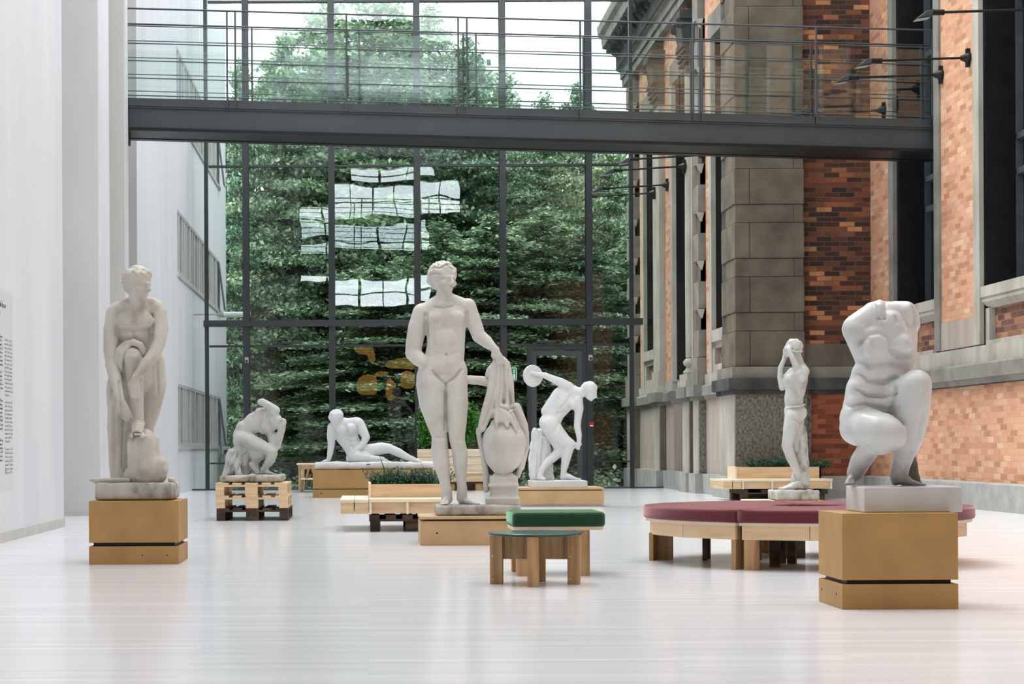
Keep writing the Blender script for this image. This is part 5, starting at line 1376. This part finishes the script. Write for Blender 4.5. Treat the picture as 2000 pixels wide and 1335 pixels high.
s.groove(rk, [([(300,640),(240,760),(230,830)],6,9),([(330,660),(300,780),(270,830)],6,9),([(270,620),(210,720),(180,820)],6,8)])
a, b = s.P(150,905), s.P(682,832)
slab('base', M['pl_rough'], st, a.x, b.x, 21.25, 22.05, .432, b.z, .014, .02, seed=9)

# ---------------------------------------------------------------- 5: reclining statue
D = 31.0
s = Sculpt(D, 560, 760, .2247)
st = empty('plaster_statue', (s.P(700,690).x, D, .458), 'white reclining statue propped on one arm with its head bowed', 'statue')
s.chain([(500,330,6,86),(520,400,10,98),(560,470,10,84),(590,540,6,78),(610,575,4,72)],.65); s.c(430,320,6,54, 600,296,6,60,.8); s.e(470,350,-40,46,34,44); s.e(560,345,-42,48,34,46)
s.c(470,300,-10,44, 445,275,-20,42); s.head(432,262,-34,72,yaw=-30,pitch=42,roll=0,hair=1.04,curls=80,seed=21,hair_r=.16)
s.chain([(392,330,0,40),(384,400,4,38),(388,470,4,33)]); s.chain([(388,470,4,33),(378,550,0,27),(366,605,-4,21)]); s.hand(366,612,-4,172,84,curl=6,spread=12,thumb=1,palm_to=70)
s.chain([(622,300,0,54),(655,350,-16,46),(688,412,-34,36)]); s.chain([(690,415,-34,35),(660,480,-50,30),(600,530,-66,22),(582,545,-68,20)]); s.hand(582,545,-68,150,72,curl=20,spread=6,thumb=1)
s.chain([(610,580,10,66),(720,535,10,60),(820,512,6,54),(885,512,2,44)]); s.e(888,510,0,42,38,40)
s.chain([(888,512,0,40),(970,548,4,40),(1050,588,6,28),(1112,612,6,22)]); s.foot(1100,640,6,4,120)
s.chain([(600,585,-40,60),(640,585,-60,48),(690,590,-60,42)]); s.e(635,580,-66,44,40,40); s.chain([(640,595,-66,38),(740,605,-60,34),(830,608,-56,26)]); s.foot(820,636,-56,5,110)
s.e(570,600,10,58,60,40)
body = s.bake('figure', M['pl_white'], st, .016, 4)
s.groove(body, [([(512,320),(535,440),(575,520)],9,6),([(470,400),(530,410),(600,390)],8,5),([(500,440),(570,460),(620,440)],9,5),([(545,500),(600,490),(640,480)],8,5),([(640,550),(700,560)],8,7),([(610,320),(625,400),(650,450)],9,7)])
a, b = s.P(245,690), s.P(1290,628)
slab('base', M['pl_white'], st, a.x, b.x, 30.62, 31.42, .458, b.z, .018, .03, seed=12, freq=3.5)
q0, q1 = s.P(692,652), s.P(725,644); MB().box(q0.x, q1.x, 30.59, 30.61, q0.z, q1.z).build('nameplate', M['black'], st)

# ---------------------------------------------------------------- 6: discus statue
D = 25.95
s = Sculpt(D, 980, 680, .2548)
st = empty('plaster_statue', (s.P(430,1065).x, D, .262), 'white statue of a bending athlete swinging a disc beside the door', 'statue')
s.chain([(540,345,0,66),(500,390,0,82),(450,440,4,82),(410,490,6,76),(376,560,8,80)],.62); s.c(500,300,-4,44, 570,400,-14,52,.8); s.e(360,570,10,76,62,74)
s.c(440,350,6,52, 340,480,8,40,.8); s.e(548,430,-34,46,34,42)
s.c(545,325,-6,40, 610,340,-14,38); s.head(668,330,-26,68,yaw=78,pitch=28,roll=0,hair=1.0,curls=70,seed=31,hair_r=.12)
s.chain([(515,300,-6,42),(455,262,-10,36),(385,232,-14,28)]); s.chain([(385,232,-14,28),(330,208,-14,25),(270,196,-14,18),(240,193,-16,17)]); s.hand(250,192,-18,184,84,curl=18,spread=12,thumb=-1)
s.chain([(575,400,-20,44),(590,460,-24,36),(580,540,-26,29),(575,600,-28,28)]); s.chain([(575,600,-28,28),(588,660,-30,24),(590,710,-30,17)]); s.hand(590,705,-30,102,86,curl=22,spread=14,thumb=1)
s.chain([(372,590,-14,76),(420,650,-20,64),(480,710,-26,50),(522,735,-28,42)]); s.e(520,735,-32,42,40,42)
s.chain([(520,742,-28,40),(498,800,-20,42),(486,870,-18,34),(470,950,-18,22)]); s.foot(462,1008,-18,4,150)
s.chain([(380,620,24,66),(430,720,20,52),(452,775,16,42)]); s.chain([(452,780,16,40),(400,830,14,38),(340,880,-10,30),(305,930,-16,24)]); s.c(305,930,-16,24, 292,990,-20,22); s.c(285,990,-16,20, 320,1000,-44,16)
body = s.bake('figure', M['pl_white'], st, .014, 4)
s.groove(body, [([(430,380),(400,470),(420,520)],10,4),([(520,360),(480,430),(430,470)],9,4),([(420,500),(460,490),(520,480)],9,5),([(300,600),(350,640)],8,4),([(440,560),(400,640)],8,4)])
s = Sculpt(D, 980, 680, .2548)
c_ = s.P(240,210,0); nrm = Vector((.45,-1,.05)).normalized()
MB().tube(c_-nrm*.022, c_+nrm*.016, .155, .152, n=40).build('disc', M['pl_white'], st, bevel=.006, smooth=False)
s.chain([(300,660,80,50),(300,760,84,60),(305,860,90,70),(320,960,90,78)]); s.c(262,630,60,26, 240,850,70,34); s.c(240,850,70,34, 250,990,60,34); s.c(340,700,70,40, 380,1000,84,32); s.c(300,700,40,20, 260,980,40,24); s.c(330,780,50,18, 370,980,50,20)
rk = s.bake('tree_stump', M['pl_white'], st, .015, 3); s.rough(rk, .014, 9, 14)
s.groove(rk, [([(290,640),(280,800),(270,990)],6,8),([(320,700),(310,860),(300,960)],6,8),([(350,860),(370,980)],6,8),([(255,680),(240,860)],6,6)])
a, b = s.P(217,1066), s.P(635,1010)
MB().box(a.x, b.x, 25.6, 26.32, .262, b.z).build('base', M['pl_white'], st, bevel=.008)

# ---------------------------------------------------------------- 7: standing statue with raised arms
D = 21.6
s = Sculpt(D, 1400, 640, .2697)
st = empty('plaster_statue', (s.P(558,1250).x, D, .190), 'slim weathered statue standing side-on with both hands raised to its face', 'statue')
s.chain([(600,300,0,58),(585,370,0,76),(572,440,0,74),(556,510,0,68),(560,560,0,70)],.8); s.e(598,330,6,62,70,52); s.e(530,390,-4,48,56,66)
s.e(588,615,0,66,60,62); s.e(545,600,-4,60,56,56); s.c(596,250,-2,34, 580,205,-8,34)
s.head(548,152,-6,68,yaw=-82,pitch=-4,roll=0,hair=1.03,curls=50,seed=41,hair_r=.12)
s.chain([(614,318,-58,44),(600,345,-72,42),(580,330,-82,34)]); s.chain([(598,360,-72,36),(560,280,-78,29),(532,225,-74,22),(526,205,-70,20)]); s.hand(528,212,-70,-112,92,curl=16,spread=5,thumb=1)
s.chain([(560,320,56,36),(500,380,60,30),(486,430,54,24)]); s.chain([(486,430,50,24),(470,360,50,22),(470,290,44,19),(494,230,34,17)]); s.hand(492,236,34,-78,84,curl=20,spread=5,thumb=-1)
s.chain([(548,640,-22,62),(530,720,-30,56),(512,800,-32,44),(500,848,-34,40)]); s.chain([(500,852,-34,38),(530,930,-22,38),(566,1010,-16,30),(592,1080,-14,23)]); s.foot(612,1170,-14,180,168)
s.chain([(580,650,26,60),(585,740,30,50),(570,830,30,38)]); s.chain([(570,840,30,36),(590,920,36,34),(606,1010,38,26),(600,1090,36,22)]); s.foot(600,1170,40,172,150)
body = s.bake('figure', M['pl_grey'], st, .0115, 4)
s.groove(body, [([(580,360),(565,470)],12,3),([(540,660),(600,690),(628,660)],7,6),([(560,700),(575,800)],8,5),([(500,420),(560,440),(620,420)],9,3),([(620,260),(640,300)],8,4)])
s = Sculpt(D, 1400, 640, .2697)
s.chain([(498,582,-30,7),(540,572,-66,8),(590,566,-62,8),(630,556,-20,8)]); s.chain([(498,582,30,7),(560,566,64,8),(630,556,20,8)]); s.chain([(500,160,-52,5),(560,176,-66,8),(606,172,-40,9),(616,168,20,9)])
s.bake('belt_and_headband', M['pl_grey'], st, .008, 2)
s = Sculpt(D, 1400, 640, .2697)
s.chain([(622,720,20,26),(625,850,16,34),(625,1000,12,42),(622,1120,10,52)]); s.c(640,760,20,20, 646,1140,10,34); s.c(590,900,30,30, 570,1150,24,28)
rk = s.bake('tree_stump', M['pl_rough'], st, .014, 3); s.rough(rk, .014, 9, 18)
a, b = s.P(405,1250), s.P(712,1172)
slab('base', M['pl_rough'], st, a.x, b.x, 21.38, 21.90, .190, b.z, .012, .016, seed=20)
